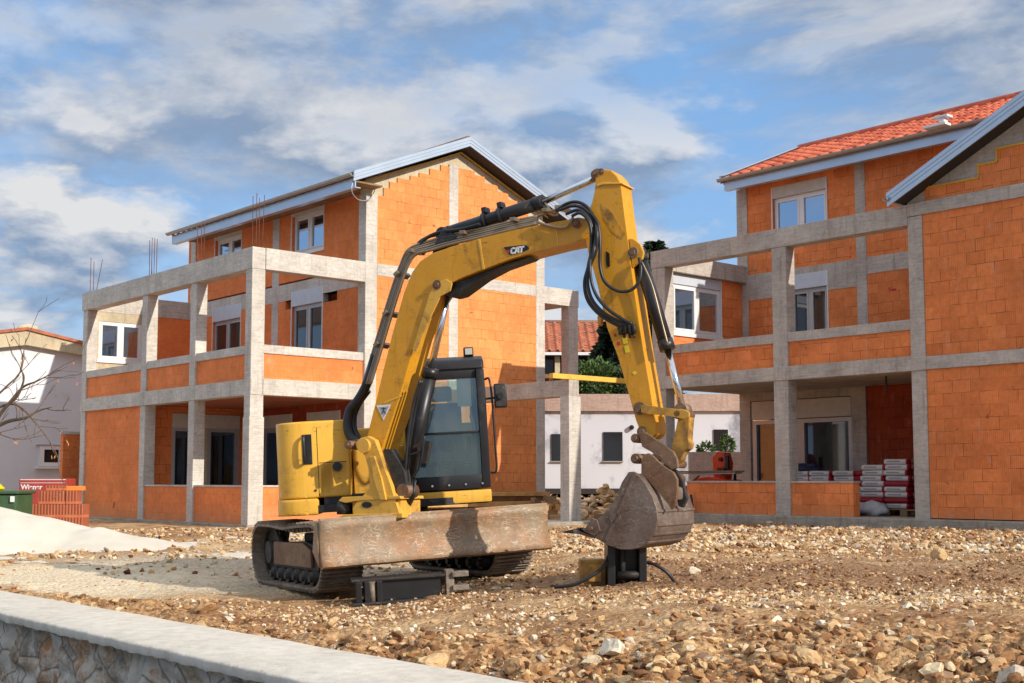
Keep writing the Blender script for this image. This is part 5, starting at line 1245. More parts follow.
# ------------------------------------------------------------------ goods under the right house loggia
def bag_mat():
    m, nt, b, _ = newmat('cement_bag_paper'); tc = nt.nodes.new('ShaderNodeTexCoord'); sp = nt.nodes.new('ShaderNodeSeparateXYZ'); L(nt, tc.outputs['Generated'], sp.inputs[0])
    wh = srgb(214, 208, 202); rd = srgb(176, 30, 44); bk_ = srgb(60, 58, 74)
    y = sp.outputs[1]; z = sp.outputs[2]
    bandr = ramp(nt, y, [(.0, (1, 1, 1)), (.07, (1, 1, 1)), (.071, (0, 0, 0)), (1, (0, 0, 0))], 'CONSTANT')
    c = mixc(nt, bandr, wh, rd)
    wn = nt.nodes.new('ShaderNodeTexWhiteNoise'); wn.noise_dimensions = '2D'; q = nt.nodes.new('ShaderNodeVectorMath'); q.operation = 'SNAP'; q.inputs[1].default_value = (.1, .07, .1)
    L(nt, tc.outputs['Generated'], q.inputs[0]); L(nt, q.outputs[0], wn.inputs['Vector'])
    ln = math_(nt, 'MULTIPLY', math_(nt, 'LESS_THAN', math_(nt, 'ABSOLUTE', math_(nt, 'SUBTRACT', z, .55)), .12), math_(nt, 'MULTIPLY', math_(nt, 'GREATER_THAN', y, .3), math_(nt, 'LESS_THAN', y, .85)))
    c = mixc(nt, math_(nt, 'MULTIPLY', ln, .6), c, bk_)
    L(nt, c, b.inputs['Base Color']); b.inputs['Roughness'].default_value = .6; return m
M['bag'] = bag_mat(); M['bag_red'] = simple('red_bag_paper', srgb(158, 30, 42), .6, var=.2); M['bag_dark'] = simple('brown_bag_paper', srgb(92, 60, 56), .7, var=.25)
def bag_mesh():
    mb = MB(); mb.box((-.2, -.29, 0), (.2, .29, .115), .05)
    for v in mb.bm.verts: v.co += Vector((0, 0, .012*noise.noise(v.co*9)))+Vector((.01*noise.noise(v.co*6+Vector((3, 0, 0))), 0, 0))
    me = bpy.data.meshes.new('bag'); mb.bm.to_mesh(me); mb.bm.free()
    for f in me.polygons: f.use_smooth = True
    return me
BM = {k: bag_mesh() for k in ('bag', 'bag_red', 'bag_dark')}
for k, me in BM.items(): me.materials.append(M[k])
def bag(k, x, y, z, rz, label, group):
    o = bpy.data.objects.new('cement_bag', BM[k]); COL.objects.link(o); o.location = (x, y, z); o.rotation_euler = (0, 0, rz); tag(o, label, 'bag', group); return o
random.seed(3)
def pallet(x, y, z, label, w=1.0, dd=.8):
    t = thing('pallet', label, 'pallet', (x, y, z), 'pallets in the loggia')
    mb = MB()
    for k in range(6): mb.box((x-dd/2+k*(dd-.09)/5, y-w/2, z+.12), (x-dd/2+k*(dd-.09)/5+.09, y+w/2, z+.14))
    mb.build('top_boards', M['wood_old'], t)
    mb = MB()
    for j in (-1, 0, 1):
        for i in (-1, 0, 1): mb.box((x+i*(dd/2-.06)-.05, y+j*(w/2-.06)-.05, z+.022), (x+i*(dd/2-.06)+.05, y+j*(w/2-.06)+.05, z+.118))
        mb.box((x-dd/2, y+j*(w/2-.06)-.05, z), (x+dd/2, y+j*(w/2-.06)+.05, z+.02))
    mb.build('blocks', M['wood_old'], t)
FZ = .445
pallet(24.0, 14.95, FZ, 'wooden pallet under the tall left stack of white and red bags', 1.25)
pallet(23.7, 13.75, FZ, 'wooden pallet under the dark bags beside the loggia column', .9)
def bagstack(x, y0, cols_, rows, z0, lab, group, kinds):
    for r in range(rows):
        for c in range(cols_):
            if (r, c) in kinds and kinds[(r, c)] is None: continue
            k = kinds.get((r, c), 'bag'); z = z0+r*.118
            bag(k, x+random.uniform(-.03, .03), y0-c*.6+random.uniform(-.03, .03), z, random.uniform(-.06, .06), lab[k], group)
lab1 = {'bag': 'white cement bag with red end in the tall stack inside the loggia', 'bag_red': 'dark red bag in the tall stack inside the loggia', 'bag_dark': ''}
bagstack(24.0, 15.22, 2, 9, FZ+.142, lab1, 'bags in the tall stack inside the loggia', {(1, 0): 'bag_red', (1, 1): 'bag_red', (4, 1): 'bag_red', (8, 0): None})
lab2 = {'bag_dark': 'brown dark bag stacked on the pallet beside the loggia column', 'bag': '', 'bag_red': ''}
bagstack(23.7, 13.78, 1, 9, FZ+.142, lab2, 'dark bags beside the loggia column', {(r, 0): 'bag_dark' for r in range(9)})
lab3 = {'bag': 'white bag with red end on the pile behind the low wall', 'bag_red': 'red bag on the pile behind the low wall', 'bag_dark': ''}
bagstack(24.3, 17.35, 4, 8, FZ+.02, lab3, 'bags piled behind the low wall', {(6, 3): 'bag_red', (7, 3): 'bag_red', (5, 3): 'bag_red', (6, 2): 'bag'})
mb = MB()
mb.ball((23.3, 14.95, FZ+.12), .28, 3, (.7, 1.5, .62), .8); o = mb.build('plastic_sheet', simple('crumpled_film', (.42, .42, .43), .35, var=.3, bstr=.8), smooth=True); tag(o, 'crumpled grey plastic sheet on the loggia floor before the bags', 'plastic sheet')
mb = MB(); mb.ball((24.3, 17.35, FZ+1.02), .3, 3, (.8, 1.2, .35), .6); o = mb.build('tarpaulin', simple('dark_blue_tarp', (.02, .03, .07), .5), smooth=True); tag(o, 'dark blue tarp lump on the bags behind the low wall', 'tarpaulin')
# orange red machine and trestle table behind the low wall near the bucket
OM = thing('mixer_machine', 'orange red site machine with upright column behind the low wall', 'machine', (23.9, 19.9, FZ))
mb = MB(); mb.prism([(23.7, 19.0, .62), (23.7, 20.6, .62), (23.7, 20.55, .95), (23.7, 20.2, 1.24), (23.7, 19.7, 1.3), (23.7, 19.1, 1.2)], (.6, 0, 0), .05, 3); mb.build('body', M['orange_mach'], OM, auto=True)
mb = MB(); mb.prism([(23.8, 19.28, 1.2), (23.8, 19.62, 1.2), (23.8, 19.66, 1.75), (23.8, 19.5, 1.9), (23.8, 19.3, 1.86), (23.8, 19.22, 1.6)], (.3, 0, 0), .04, 3); mb.build('column', M['orange_mach'], OM, auto=True)
mb = MB(); mb.box((23.7, 19.2, 1.34), (23.8, 19.42, 1.5), .02); mb.disc((23.78, 19.36, 1.7), (1, 0, 0), .05, .1, 12); mb.box((23.72, 19.1, 1.45), (23.8, 19.2, 1.8), .02); mb.build('motor', M['black_metal'], OM)
mb = MB(); mb.tube([(23.6, 20.5, .9), (23.6, 19.9, 1.3)], .025, 8); mb.tube([(23.6, 19.3, .45), (23.6, 19.3, .7)], .04, 8); mb.tube([(23.9, 20.4, .45), (23.9, 20.4, .7)], .04, 8); mb.build('handle', M['wood_old'], OM)
TT = thing('trestle_table', 'narrow scaffold board table across the corner of the right loggia', 'table', (23.2, 19.4, FZ))
mb = MB(); mb.box((23.05, 18.35, 1.38), (23.4, 20.75, 1.42), .006); mb.build('board', M['wood_old'], TT)
mb = MB(); mb.box((23.1, 18.4, 1.34), (23.35, 20.7, 1.375), .004); mb.build('rail', M['pvc_grey'], TT)
for y in (18.5, 20.6):
    mb = MB(); mb.tube([(23.1, y, FZ), (23.22, y, 1.34)], .02, 8); mb.tube([(23.36, y, FZ), (23.24, y, 1.34)], .02, 8); mb.build('leg', M['black_metal'], TT)
mb = MB(); mb.ball((22.15, 18.95, .62), .13, 2, (.6, .6, 1.9), .5); o = mb.build('rubber_boot', M['rubber'], smooth=True); tag(o, 'black rubber lump hanging at the low wall beside the bucket', 'rubber piece')

# ------------------------------------------------------------------ timber and stone between the houses
random.seed(5)
for i, (x0, x1, y, z, w, h) in enumerate([(18.2, 22.2, 23.9, .25, .5, .16), (18.4, 22.6, 24.0, .42, .42, .12), (18.0, 22.4, 23.8, .55, .5, .12), (18.6, 22.7, 24.1, .68, .38, .12), (18.1, 22.3, 23.95, .81, .44, .1)]):
    mb = MB(); mb.hexa([Vector(p) for p in ((x0, y-w/2, z), (x1, y-w/2+.1, z-.02), (x1, y+w/2+.1, z-.02), (x0, y+w/2, z), (x0, y-w/2, z+h), (x1, y-w/2+.1, z+h-.02), (x1, y+w/2+.1, z+h-.02), (x0, y+w/2, z+h))], .01)
    o = mb.build('timber_beam', M['wood_old'] if i % 2 else M['wood']); tag(o, ['lowest long timber of the stack against the gable wall', 'second long timber from below in the stack against the gable wall', 'middle long timber of the stack against the gable wall', 'second long timber from the top in the stack at the gable wall', 'topmost long timber of the stack against the gable wall'][i], 'timber', 'long timbers stacked at the gable wall')
for i, (px, py, s, rz, t) in enumerate([(537, 503, .26, .4, -.3), (545, 506, .22, 1.4, .2), (551, 500, .2, 2.2, .4), (557, 507, .24, .9, 0), (541, 510, .2, .1, .2), (548, 512, .24, 2.7, 0), (600, 517, .16, .2, 0)]):
    p = on_plane(px, py, ld(0, 31.3 if i < 6 else 29), FW); mb = MB(); ax = Vector((math.cos(rz), math.sin(rz), t)).normalized(); ay = ax.cross(UP).normalized()
    mb.obox(p, ax, ay, ax.cross(ay), (s, .06, .07), .006); o = mb.build('timber_offcut', M['wood'] if i % 2 else M['wood_old'])
    tag(o, 'short timber offcut in the heap between gable wall and concrete post' if i < 6 else 'pale timber offcut right of the concrete post foot', 'timber', 'short timber offcuts' if i < 6 else None)
rocks = []
for k in range(90):
    a, r_ = rng.uniform(0, 2*math.pi), rng.uniform(0, 1)**.6; c = ld(2.25, 30.0); s = rng.uniform(.09, .26)
    rocks.append((c.x+math.cos(a)*r_*1.1, c.y+math.sin(a)*r_*.9, .2+(1-r_)*.85, s, int(rng.choice([0, 1, 7, 1]))))
o = scatter('stone_pile', rocks, 2, 8); o['kind'] = 'stuff'; o['label'] = 'heap of yellowish broken stones right of the concrete post'

# ------------------------------------------------------------------ left edge: neighbour house, bricks, bin, bare tree
NH = thing('white_house', 'white rendered neighbour house with low red roof edge and one small window at far left', 'house', (14, 40, .1))
W_ = Wl('Y', 40.)
def w40(px, py, Y=40.): p = on_plane(px, py, Vector((0, Y, 0)), Vector((0, 1, 0))); return p.x, p.z
x1r, z1r = w40(82, 354); xp, zp = w40(22, 341); 
mb = MB(); mb.prism([W_.p(x, z, 0) for x, z in ((2., .0), (17.6, .0), (17.6, w40(100, 358)[1]), (xp, zp), (2., zp-1.3))], (0, 12, 0)); mb.build('wall', M['white_wall'], NH)
def wseg(mb, a, b, c, d_, o0, o1):
    mb.prism([W_.p(*a, o1), W_.p(*b, o1), W_.p(*c, o1), W_.p(*d_, o1)], Vector(W_.p(0, 0, o0))-Vector(W_.p(0, 0, o1)))
mb = MB(); A_, B__ = w40(24, 331), w40(104, 351); C__, D__ = w40(104, 360), w40(24, 345.5)
wseg(mb, A_, B__, C__, D__, 0, .25); A2 = w40(-60, 340); D2 = w40(-60, 354); wseg(mb, A2, A_, D__, D2, 0, .25)
mb.build('parapet_band', M['plaster'], NH)
mb = MB(); e_ = .1
wseg(mb, (A_[0], A_[1]+e_), (B__[0], B__[1]+e_), (B__[0], B__[1]+.003), (A_[0], A_[1]+.003), -12, .32); wseg(mb, (A2[0], A2[1]+e_), (A_[0]-.002, A_[1]+e_), (A_[0]-.002, A_[1]+.003), (A2[0], A2[1]+.003), -12, .32)
mb.build('roof_edge', M['tile_far'], NH)
mb = MB(); mb.ball((A_[0]+.1, 39.9, A_[1]+.05), .22, 2, (1.6, .6, .8), .2); mb.build('ridge_cap', M['plaster'], NH)
wl, wt = w40(43.5, 449.5); wr2, wb = w40(58, 462.5)
mb = MB()
for a, b, c, d_ in ((wl-.14, wr2+.14, wt, wt+.12), (wl-.14, wr2+.14, wb-.12, wb), (wl-.14, wl, wb, wt), (wr2, wr2+.14, wb, wt), (wl-.25, wr2+.2, wb-.2, wb-.13)): W_.box(mb, a, b, c, d_, 0, .08 if d_ != wb-.13 else .16)
f_ = mb.build('window', M['pvc'], NH); mb = MB(); W_.box(mb, wl, wr2, wb, wt, 0, .02); mb.build('pane', M['dark_win'], f_)
mb = MB(); W_.box(mb, wl-.25, wr2+.2, wt+.125, wt+.16, 0, .1); mb.build('lintel_strip', M['pvc_grey'], f_)
FP = thing('brick_garden_wall', 'short orange brick wall with grey cap between white house and left brick house', 'wall', (14.3, 35.6, .1))
mb = MB(); Wp = Wl('Y', 35.6); Wp.box(mb, 14.06, 16.2, .1, 2.52, -.2, 0); mb.build('brickwork', M['brick'], FP)
mb = MB(); Wp.box(mb, 14.03, 16.2, 2.52, 2.60, -.22, .02); mb.build('cap', M['concrete'], FP)
# hollow brick packs
def hollow_mat():
    m, nt, b, _ = newmat('hollow_brick_faces'); tc = nt.nodes.new('ShaderNodeTexCoord'); sp = nt.nodes.new('ShaderNodeSeparateXYZ'); L(nt, tc.outputs['Object'], sp.inputs[0])
    u = math_(nt, 'ADD', math_(nt, 'MULTIPLY', sp.outputs[0], 1.41), math_(nt, 'MULTIPLY', sp.outputs[1], .09))
    fu = math_(nt, 'FRACT', math_(nt, 'MULTIPLY', u, 15)); fz = math_(nt, 'FRACT', math_(nt, 'MULTIPLY', sp.outputs[2], 3.4))
    hole = math_(nt, 'MULTIPLY', math_(nt, 'GREATER_THAN', fu, .42), math_(nt, 'GREATER_THAN', fz, .2))
    c = mixc(nt, hole, ramp(nt, nz(nt, tc.outputs['Object'], 4, 4), [(.3, srgb(190, 102, 68)), (.7, srgb(204, 124, 84))]), srgb(136, 70, 48))
    L(nt, c, b.inputs['Base Color']); b.inputs['Roughness'].default_value = .85; bump(nt, b, math_(nt, 'SUBTRACT', 1., hole), .8, .03); return m
M['hollow'] = hollow_mat()
def qp(px, d, z): return ld((px-512)/1250*d, d, z)
DD = 27.
def pack(name, x0, x1, z0, z1, lab, cat, mat, dep=.4, dd=0, bev=.01, grp=None):
    a = qp(x0, DD+dd, 0); b_ = qp(x1, DD+dd, 0); u = (b_-a).normalized(); w = Vector((-u.y, u.x, 0))
    mb = MB(); mb.obox((a+b_)/2+w*dep/2+UP*(z0+z1)/2, u, w, UP, ((b_-a).length/2, dep/2, (z1-z0)/2), bev); o = mb.build(name, mat); tag(o, lab, cat, grp); return o, a, b_, u, w
G3 = 'packs of hollow bricks beside the sand'
pack('brick_pack', 32, 84, .10, .675, 'wide lowest pack of hollow bricks behind the sand heap', 'brick pack', M['hollow'], grp=G3)
pack('brick_pack', 39, 65.3, .68, .965, 'left hollow brick pack in the middle layer of the stack', 'brick pack', M['hollow'], .34, grp=G3)
pack('brick_pack', 66, 77, .68, .965, 'small right hollow brick pack in the middle layer of the stack', 'brick pack', M['hollow'], .34, grp=G3)
pack('brick_pack', 66.5, 78, .97, 1.07, 'bright orange flat bricks on top right of the stack', 'brick pack', simple('fresh_clay', srgb(236, 138, 60), .85), .5, grp=G3)
pack('brick_pack', 46, 60, .97, 1.08, 'loose hollow bricks on top of the middle pack', 'brick pack', M['hollow'], .5, grp=G3)
o, a, b_, u, w = pack('wrapped_brick_pack', 19, 67, .1, 1.23, 'red wrapped brick pack with white lettering Wiener at the back of the stack', 'brick pack', M['orange_mach'], .6, 1.3, .03)
o.data.materials.clear(); o.data.materials.append(simple('red_wrap', srgb(170, 66, 56), .45, var=.2, nscale=3))
fc = bpy.data.curves.new('wrap_lettering', 'FONT'); fc.body = 'Wiener'; fc.size = .155; fc.extrude = .002; fc.offset = .004
fo = bpy.data.objects.new('t', fc); COL.objects.link(fo); dg = bpy.context.evaluated_depsgraph_get(); me = bpy.data.meshes.new_from_object(fo.evaluated_get(dg)); bpy.data.objects.remove(fo)
M3 = Matrix((u, UP, u.cross(UP))).transposed()
base = qp(21.2, DD+1.3, .99)-w*.006-Vector(o.location)
for v in me.vertices: v.co = M3@v.co+base
me.materials.clear(); me.materials.append(M['wht']); lo_ = bpy.data.objects.new('lettering', me); COL.objects.link(lo_); lo_.parent = o
mb = MB()
for z0, z1 in ((1.2, 1.215), (1.13, 1.14)):
    mb.obox(a+(b_-a)*.5-w*.004+UP*(z0+z1)/2, u, w, UP, ((b_-a).length/2-.03, .003, (z1-z0)/2))
for v in mb.bm.verts: v.co -= Vector(o.location)
me2 = bpy.data.meshes.new('wrap_stripe'); mb.bm.to_mesh(me2); mb.bm.free(); me2.materials.append(M['wht']); so2 = bpy.data.objects.new('wrap_stripe', me2); COL.objects.link(so2); so2.parent = o
BN_ = thing('waste_container', 'green waste container with yellow bag on top at the left edge', 'container', tuple(ld(-11, 26.2, .1)))
aa = ld(-10.65, 25.6, .05); mb = MB()
def bx2(mb, x0, x1, y0, y1, z0, z1, bev=.01): mb.obox(aa+RT*((x0+x1)/2)+FW*((y0+y1)/2)+UP*((z0+z1)/2), RT, FW, UP, ((x1-x0)/2, (y1-y0)/2, (z1-z0)/2), bev)
green = simple('green_plastic', srgb(58, 88, 56), .6, var=.15)
bx2(mb, -1.5, .52, 0, .9, .14, .86, .05); mb.build('body', green, BN_)
mb = MB(); bx2(mb, -1.55, .56, -.05, .95, .862, .93, .03); mb.build('lid', green, BN_)
mb = MB(); bx2(mb, .40, .48, -.05, -.001, .70, .82, .01); mb.build('plate', M['pvc'], BN_)
mb = MB()
for x in (-1.3, .45): mb.disc(aa+RT*x+FW*.1+UP*.08, RT, .08, .05, 12)
mb.build('wheel', M['rubber'], BN_)
mb = MB(); mb.ball(aa+RT*-.16+FW*.4+UP*.98, .22, 3, (1., .7, .4), .5); o = mb.build('rubbish_bag', simple('yellow_film', srgb(226, 200, 20), .4, dirt=((.02, .02, .03), .55)), smooth=True); tag(o, 'yellow rubbish bag lying on the green container', 'bag')
# bare tree
random.seed(11)
BT = thing('bare_tree', 'leafless tree reaching in from the left edge with a few dry orange leaves', 'tree', tuple(ld(-8.1, 15.2, 0)))
mb = MB(); tb = ld(-8.1, 15.2, -.1); tips = []
def branch(mb, p, d_, ln, r, dep):
    pts = [p]; q = p.copy(); dd_ = d_.copy()
    n = 6
    for k in range(n):
        dd_ = (dd_+Vector((random.uniform(-.2, .2), random.uniform(-.2, .2), random.uniform(-.12, .2)))).normalized(); q = q+dd_*ln/n; pts.append(q.copy())
    mb.tube(pts, [max(.0035, r*(1-.65*k/n)) for k in range(n+1)], 6)
    if dep == 0: tips.append((pts[-1], dd_)); return
    for k in range(2):
        i = random.randint(2, n); nd = (dd_+Vector((random.uniform(-.9, .9), random.uniform(-.9, .9), random.uniform(-.5, .7)))).normalized(); branch(mb, pts[i], nd, ln*random.uniform(.5, .75), r*.5, dep-1)
mb.tube([tb, tb+Vector((.05, 0, .7)), tb+UP*1.3], [.13, .10, .085], 10); mb.build('trunk', M['wood_old'], BT)
mb = MB()
def lim(px0, pts, r): pass
def qd(px, py, d): return on_plane(px, py, ld(0, d), FW)
main = [[(-60, 470, 15.2), (-20, 440, 15), (5, 408, 14.8), (18, 395, 14.7), (24, 378, 14.6), (20, 368, 14.6)], [(-40, 455, 15.2), (0, 425, 15), (25, 418, 14.8), (38, 411, 14.8), (52, 407, 14.7)],
        [(5, 408, 14.9), (22, 388, 14.9), (35, 382, 14.8), (45, 377, 14.8), (54, 371, 14.8)], [(-50, 420, 15), (-10, 400, 15), (8, 385, 15), (20, 372, 15), (24, 350, 15), (26, 338, 15)],
        [(-20, 415, 15), (10, 404, 14.9), (24, 410, 14.8), (33, 420, 14.8), (40, 428, 14.8), (52, 445, 14.8), (60, 462, 14.8)], [(-50, 440, 15.4), (-15, 430, 15.3), (5, 436, 15.3), (15, 440, 15.2)]]
for i, ml in enumerate(main):
    pts = smooth_path([qd(*q) for q in ml], 5); n = len(pts); r0 = .032 if i < 2 else .018
    if i == 0: pts = [tb+UP*1.2]+pts
    if i in (1, 3, 5): pts = [tb+UP*1.1]+pts
    n = len(pts); mb.tube(pts, [r0*(1-.82*k/(n-1)) for k in range(n)], 7)
    for k in range(4, n, 5):
        d0 = (pts[k]-pts[k-1]).normalized(); nd = (d0+Vector((random.uniform(-.8, .8), random.uniform(-.8, .8), random.uniform(-.5, .8)))).normalized(); branch(mb, pts[k], nd, random.uniform(.25, .45), .006, 1)
mb.build('crown', simple('grey_bark', srgb(104, 88, 74), .9, var=.3), BT)
mb = MB()
for p, d_ in tips:
    if random.random() < .35:
        for _ in range(2):
            c = p+Vector((random.uniform(-.04, .04), random.uniform(-.04, .04), random.uniform(-.07, .0))); ax = Vector((random.uniform(-1, 1), random.uniform(-1, 1), -1)).normalized(); ay = ax.orthogonal().normalized()
            mb.bm.faces.new([mb.bm.verts.new(q) for q in (c, c+ax*.03+ay*.014, c+ax*.06, c+ax*.03-ay*.014)])
mb.build('dry_leaves', simple('dry_leaf', srgb(206, 140, 84), .8, var=.2), BT)

# ------------------------------------------------------------------ beyond: white terrace house, tiled house, conifers, shrubs
TH_ = thing('white_house', 'low white building with small dark windows and pinkish concrete parapet behind the site', 'house', tuple(ld(4, 46, .1)))
D0 = 46.
def f2(px, py, d=D0): return qd(px, py, d)
def fbox(mb, x0, x1, y0, y1, d, dep, bev=0):
    a = qd(x0, y1, d); b_ = qd(x1, y0, d); c = (a+b_)/2+FW*dep/2
    mb.obox(c, RT, FW, UP, ((b_-a).dot(RT)/2, dep/2, (b_.z-a.z)/2), bev)
mb = MB(); fbox(mb, 528, 790, 411.5, 492, D0, 8); mb.build('wall', simple('white_render_stained', srgb(205, 208, 216), .9, var=.03, nscale=.8, dirt=(srgb(136, 140, 148), .50), dscale=.5), TH_)
mb = MB(); fbox(mb, 524, 794, 394, 411, D0-.15, 8.4); mb.build('parapet', mat_concrete('pink_concrete', srgb(170, 146, 134), srgb(194, 170, 156), srgb(140, 116, 106)), TH_)
mb = MB(); fbox(mb, 528, 790, 488.5, 494, D0-.1, 1); mb.build('plinth', M['soffit'], TH_)
for x0, x1, y0, y1 in ((551.5, 562.5, 434, 461), (603.5, 622.5, 432, 461), (714, 728, 429.5, 451)):
    mb = MB(); fbox(mb, x0, x1, y0, y1, D0-.05, .1); w_ = mb.build('window', M['dark_win'], TH_)
    mb = MB(); fbox(mb, x0-1, x1+1, y1+.05, y1+1., D0-.1, .15); mb.build('sill', M['pvc_grey'], w_)
mb = MB(); c = f2(631.5, 427.5, D0-.1); mb.disc(c, FW, .09, .1, 12); mb.build('wall_lamp', M['black_metal'], TH_)
GW = thing('concrete_wall', 'grey concrete boundary wall seen under the right loggia', 'wall', tuple(ld(6.5, 38, .1)))
mb = MB(); fbox(mb, 690, 760, 452, 500, 38, .3); mb.build('panel', M['concrete_r'], GW)
RT_H = thing('tiled_house', 'old house with orange tiled roof above the terrace in the gap', 'house', tuple(ld(2.5, 56, .1)))
a = qd(505, 351, 56); b_ = qd(640, 351, 56); sl_ = .42; up_ = (FW+UP*sl_).normalized(); nr_ = (UP-FW*sl_).normalized()
mb = MB(); P = [a-RT*0+UP*-.12, b_+UP*-.12, b_+FW*4.4+UP*(4.4*sl_-.12), a+FW*4.4+UP*(4.4*sl_-.12)]; mb.prism(P, UP*-.12)
rf = mb.build('roof', M['soffit'], RT_H); tiles('roof_tiles', M['tile_far'], rf, a, b_, up_, nr_, 4.8, .36, .42, .05)
mb = MB(); mb.tube([a+FW*4.4+UP*(4.4*sl_), b_+FW*4.4+UP*(4.4*sl_)], .13, 8); mb.build('ridge_tiles', M['tile_brown'], rf)
mb = MB(); fbox(mb, 508, 636, 354, 400, 57, 6); mb.build('wall', M['brick_dark'], RT_H)
mb = MB(); fbox(mb, 505, 640, 352, 355, 55.9, .3); mb.build('eave_board', M['pvc'], rf)
for x in (514, 555, 590): 
    mb = MB(); fbox(mb, x, x+5, 356, 400, 56.3, .3); mb.build('pillar', M['plaster'], RT_H)
mb = MB(); fbox(mb, 508, 636, 374, 378, 56.2, .4); mb.build('sill_band', M['wood_old'], RT_H)
mb = MB(); fbox(mb, 522, 553, 357, 373, 56.8, .1); fbox(mb, 562, 588, 357, 373, 56.8, .1); mb.build('window', M['dark_win'], RT_H)
FOL = []
for i, (c1, c2) in enumerate(((srgb(40, 58, 34), srgb(62, 84, 44)), (srgb(58, 84, 40), srgb(96, 124, 60)), (srgb(36, 52, 36), srgb(52, 72, 46)))):
    m, nt, b, _ = newmat('foliage'); v = ocoord(nt); L(nt, ramp(nt, nz(nt, v, 1.5, 5), [(.35, c1), (.7, c2)]), b.inputs['Base Color']); b.inputs['Roughness'].default_value = .7; FOL.append(m)
def leaves(mb, c, rad, n, size, cone=False, h=None):
    for _ in range(n):
        if cone:
            t = random.random()**.8; a_ = random.uniform(0, 2*math.pi); layer = .72+.28*math.sin(t*40); r_ = rad*(1-t)**.85*layer*math.sqrt(random.uniform(.2, 1)); p = c+Vector((math.cos(a_)*r_, math.sin(a_)*r_, t*h-.12*r_))
            out = Vector((math.cos(a_), math.sin(a_), -.15+random.uniform(-.3, .3)))
        else:
            v = Vector((random.gauss(0, 1), random.gauss(0, 1), random.gauss(0, 1))).normalized(); k = random.uniform(.55, 1.08)+.25*noise.noise(v*2.3+c); p = c+Vector((v.x*rad[0], v.y*rad[1], v.z*rad[2]))*k; out = v+Vector((random.uniform(-.6, .6),)*3)
        out.normalize(); s_ = size*random.uniform(.6, 1.3); w_ = out.orthogonal().normalized(); w_ = Matrix.Rotation(random.uniform(0, 6.28), 3, out)@w_
        mb.bm.faces.new([mb.bm.verts.new(q) for q in (p, p+out*s_*.6+w_*s_*.28, p+out*s_*1.2, p+out*s_*.6-w_*s_*.28)])
def conifer(px, d, ybase, ytop, rad, lab, n=7000):
    b0 = qd(px, ybase, d); b0.z = .1; top = qd(px, ytop, d); t = thing('conifer_tree', lab, 'tree', tuple(b0), 'conifers behind the site')
    mb = MB(); mb.tube([b0, Vector((b0.x, b0.y, top.z*.95))], [.2, .03], 8); mb.build('trunk', M['wood_old'], t)
    mb = MB(); leaves(mb, b0+UP*.6, rad, n, .34, True, top.z-b0.z-.6); mb.build('crown', FOL[2], t)
conifer(657, 50, 440, 243, 2.3, 'tall dark conifer whose tip shows beside the stick and right loggia', 11000)
conifer(612, 52, 440, 322, 2.6, 'dark conifer between tiled roof and excavator stick', 9000)
conifer(634, 51, 440, 300, 2.4, 'dark evergreen hidden mostly behind the excavator stick', 9000)
def shrub(px, py, d, rad, lab, f, n=1500, size=.16, zb=None):
    c = qd(px, py, d); t = thing('shrub', lab, 'shrub', (c.x, c.y, c.z-rad[2]), None); mb = MB(); leaves(mb, c, rad, n, size); mb.build('foliage', f, t)
    mb = MB(); mb.tube([c-UP*rad[2]*1.0, c], [.05, .02], 6); mb.build('stem', M['wood_old'], t)
shrub(596, 381, 47.5, (.95, .7, .75), 'green climbing shrub on the terrace above the white wall', FOL[1], 2600)
shrub(566, 386, 47.6, (.6, .5, .35), 'low dark shrub on the terrace left of the climbing shrub', FOL[0], 1200)
shrub(626, 384, 47.6, (.6, .6, .6), 'dark shrub on the terrace just left of the stick', FOL[0], 1400)
shrub(706, 450, 42, (.26, .25, .2), 'small pale green bush beside the far dark window', FOL[1], 500, .11)
shrub(727, 446, 42, (.2, .2, .3), 'small bush rising behind the orange red machine', FOL[1], 500, .11)

# ------------------------------------------------------------------ light
S = Vector((.15, -1., .515)).normalized()
sun = bpy.data.lights.new('sun', 'SUN'); sun.energy = 4.3; sun.angle = R(.5); sun.color = (1, .91, .79)
suno = bpy.data.objects.new('sun', sun); COL.objects.link(suno); suno.rotation_euler = (-S).to_track_quat('-Z', 'Y').to_euler()
w = bpy.data.worlds.new('World'); scene.world = w; w.use_nodes = True; nt = w.node_tree; nt.nodes.clear()
out = nt.nodes.new('ShaderNodeOutputWorld'); bg = nt.nodes.new('ShaderNodeBackground'); sky = nt.nodes.new('ShaderNodeTexSky'); sky.sky_type = 'NISHITA'; sky.sun_disc = False
sky.sun_elevation = math.asin(S.z); sky.sun_rotation = math.atan2(S.x, S.y); sky.air_density = 1.0; sky.dust_density = .6; sky.ozone_density = 1.6
tc = nt.nodes.new('ShaderNodeTexCoord'); sp = nt.nodes.new('ShaderNodeSeparateXYZ'); L(nt, tc.outputs['Generated'], sp.inputs[0])
def cloud(dz, sc, zs, off, det=10, rough_=.56, dist=.3):
    mp = nt.nodes.new('ShaderNodeMapping'); mp.inputs['Location'].default_value = (off[0], off[1], off[2]+dz*zs); mp.inputs['Scale'].default_value = (1, 1, zs)
    L(nt, tc.outputs['Generated'], mp.inputs[0])
    n1 = nz(nt, mp.outputs[0], sc, det, rough_, dist); n2 = nz(nt, mp.outputs[0], sc*.42, 2, .5)
    return math_(nt, 'ADD', math_(nt, 'MULTIPLY', n1, .66), math_(nt, 'MULTIPLY', n2, .34))
white = (4.9, 4.9, 4.95); grey = (1.65, 2.2, 3.15); skyb = (1.4, 2.95, 5.5)
el = sp.outputs[2]
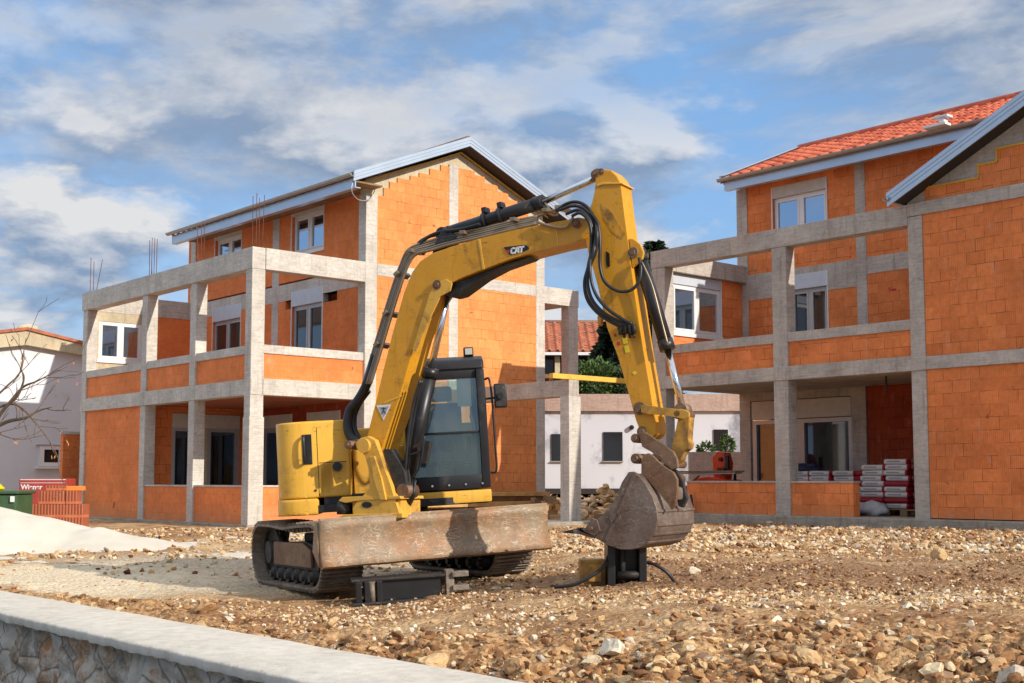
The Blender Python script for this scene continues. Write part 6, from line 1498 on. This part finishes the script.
skyc = mixc(nt, .6, sky.outputs[0], skyb)
skyc = mixc(nt, ramp(nt, el, [(.0, (.8,)*3), (.2, (.0,)*3)]), skyc, (2.7, 3.7, 5.0))
# high broken sheet
h0 = cloud(0, 2.9, 2.3, (2.1, .4, 1.3), 10, .62)
hm = ramp(nt, h0, [(.455, (0, 0, 0)), (.55, (.95,)*3)])
hm = math_(nt, 'MULTIPLY', hm, ramp(nt, el, [(.14, (.12,)*3), (.24, (1,)*3)]))
h1 = cloud(.026, 2.9, 2.3, (2.1, .4, 1.3), 10, .58)
hl = math_(nt, 'ADD', math_(nt, 'MULTIPLY', math_(nt, 'SUBTRACT', h0, h1), 7.), .45)
hc = mixc(nt, ramp(nt, hl, [(.2, (0, 0, 0)), (.9, (.85,)*3)]), grey, (4.3, 4.4, 4.6))
fin = mixc(nt, hm, skyc, hc)
# low cumulus with bright tops and flat blue-grey bases
l0 = cloud(0, 5.0, 2.3, (6.6, 4.9, 9.1), 10, .55, .15); l1 = cloud(.022, 5.0, 2.3, (6.6, 4.9, 9.1), 10, .55, .15)
lm = ramp(nt, l0, [(.472, (0, 0, 0)), (.535, (.98,)*3)])
lm = math_(nt, 'MULTIPLY', lm, ramp(nt, el, [(.04, (.9,)*3), (.24, (1,)*3), (.30, (.4,)*3)]))
ll = math_(nt, 'ADD', math_(nt, 'MULTIPLY', math_(nt, 'SUBTRACT', l0, l1), 8.), .5)
lc = mixc(nt, ramp(nt, ll, [(.25, (0, 0, 0)), (.85, (1,)*3)]), (1.55, 2.15, 3.15), white)
fin = mixc(nt, lm, fin, lc)
fin = mixc(nt, ramp(nt, el, [(.38, (0, 0, 0)), (.6, (.85,)*3)]), fin, (5.6, 5.9, 6.4))   # added white brightening above the view, lifts the ambient fill
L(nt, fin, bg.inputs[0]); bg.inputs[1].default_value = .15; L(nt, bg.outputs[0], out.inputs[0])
scene.view_settings.view_transform = 'Standard'; scene.view_settings.look = 'None'; scene.view_settings.exposure = 0.08; scene.view_settings.gamma = 1
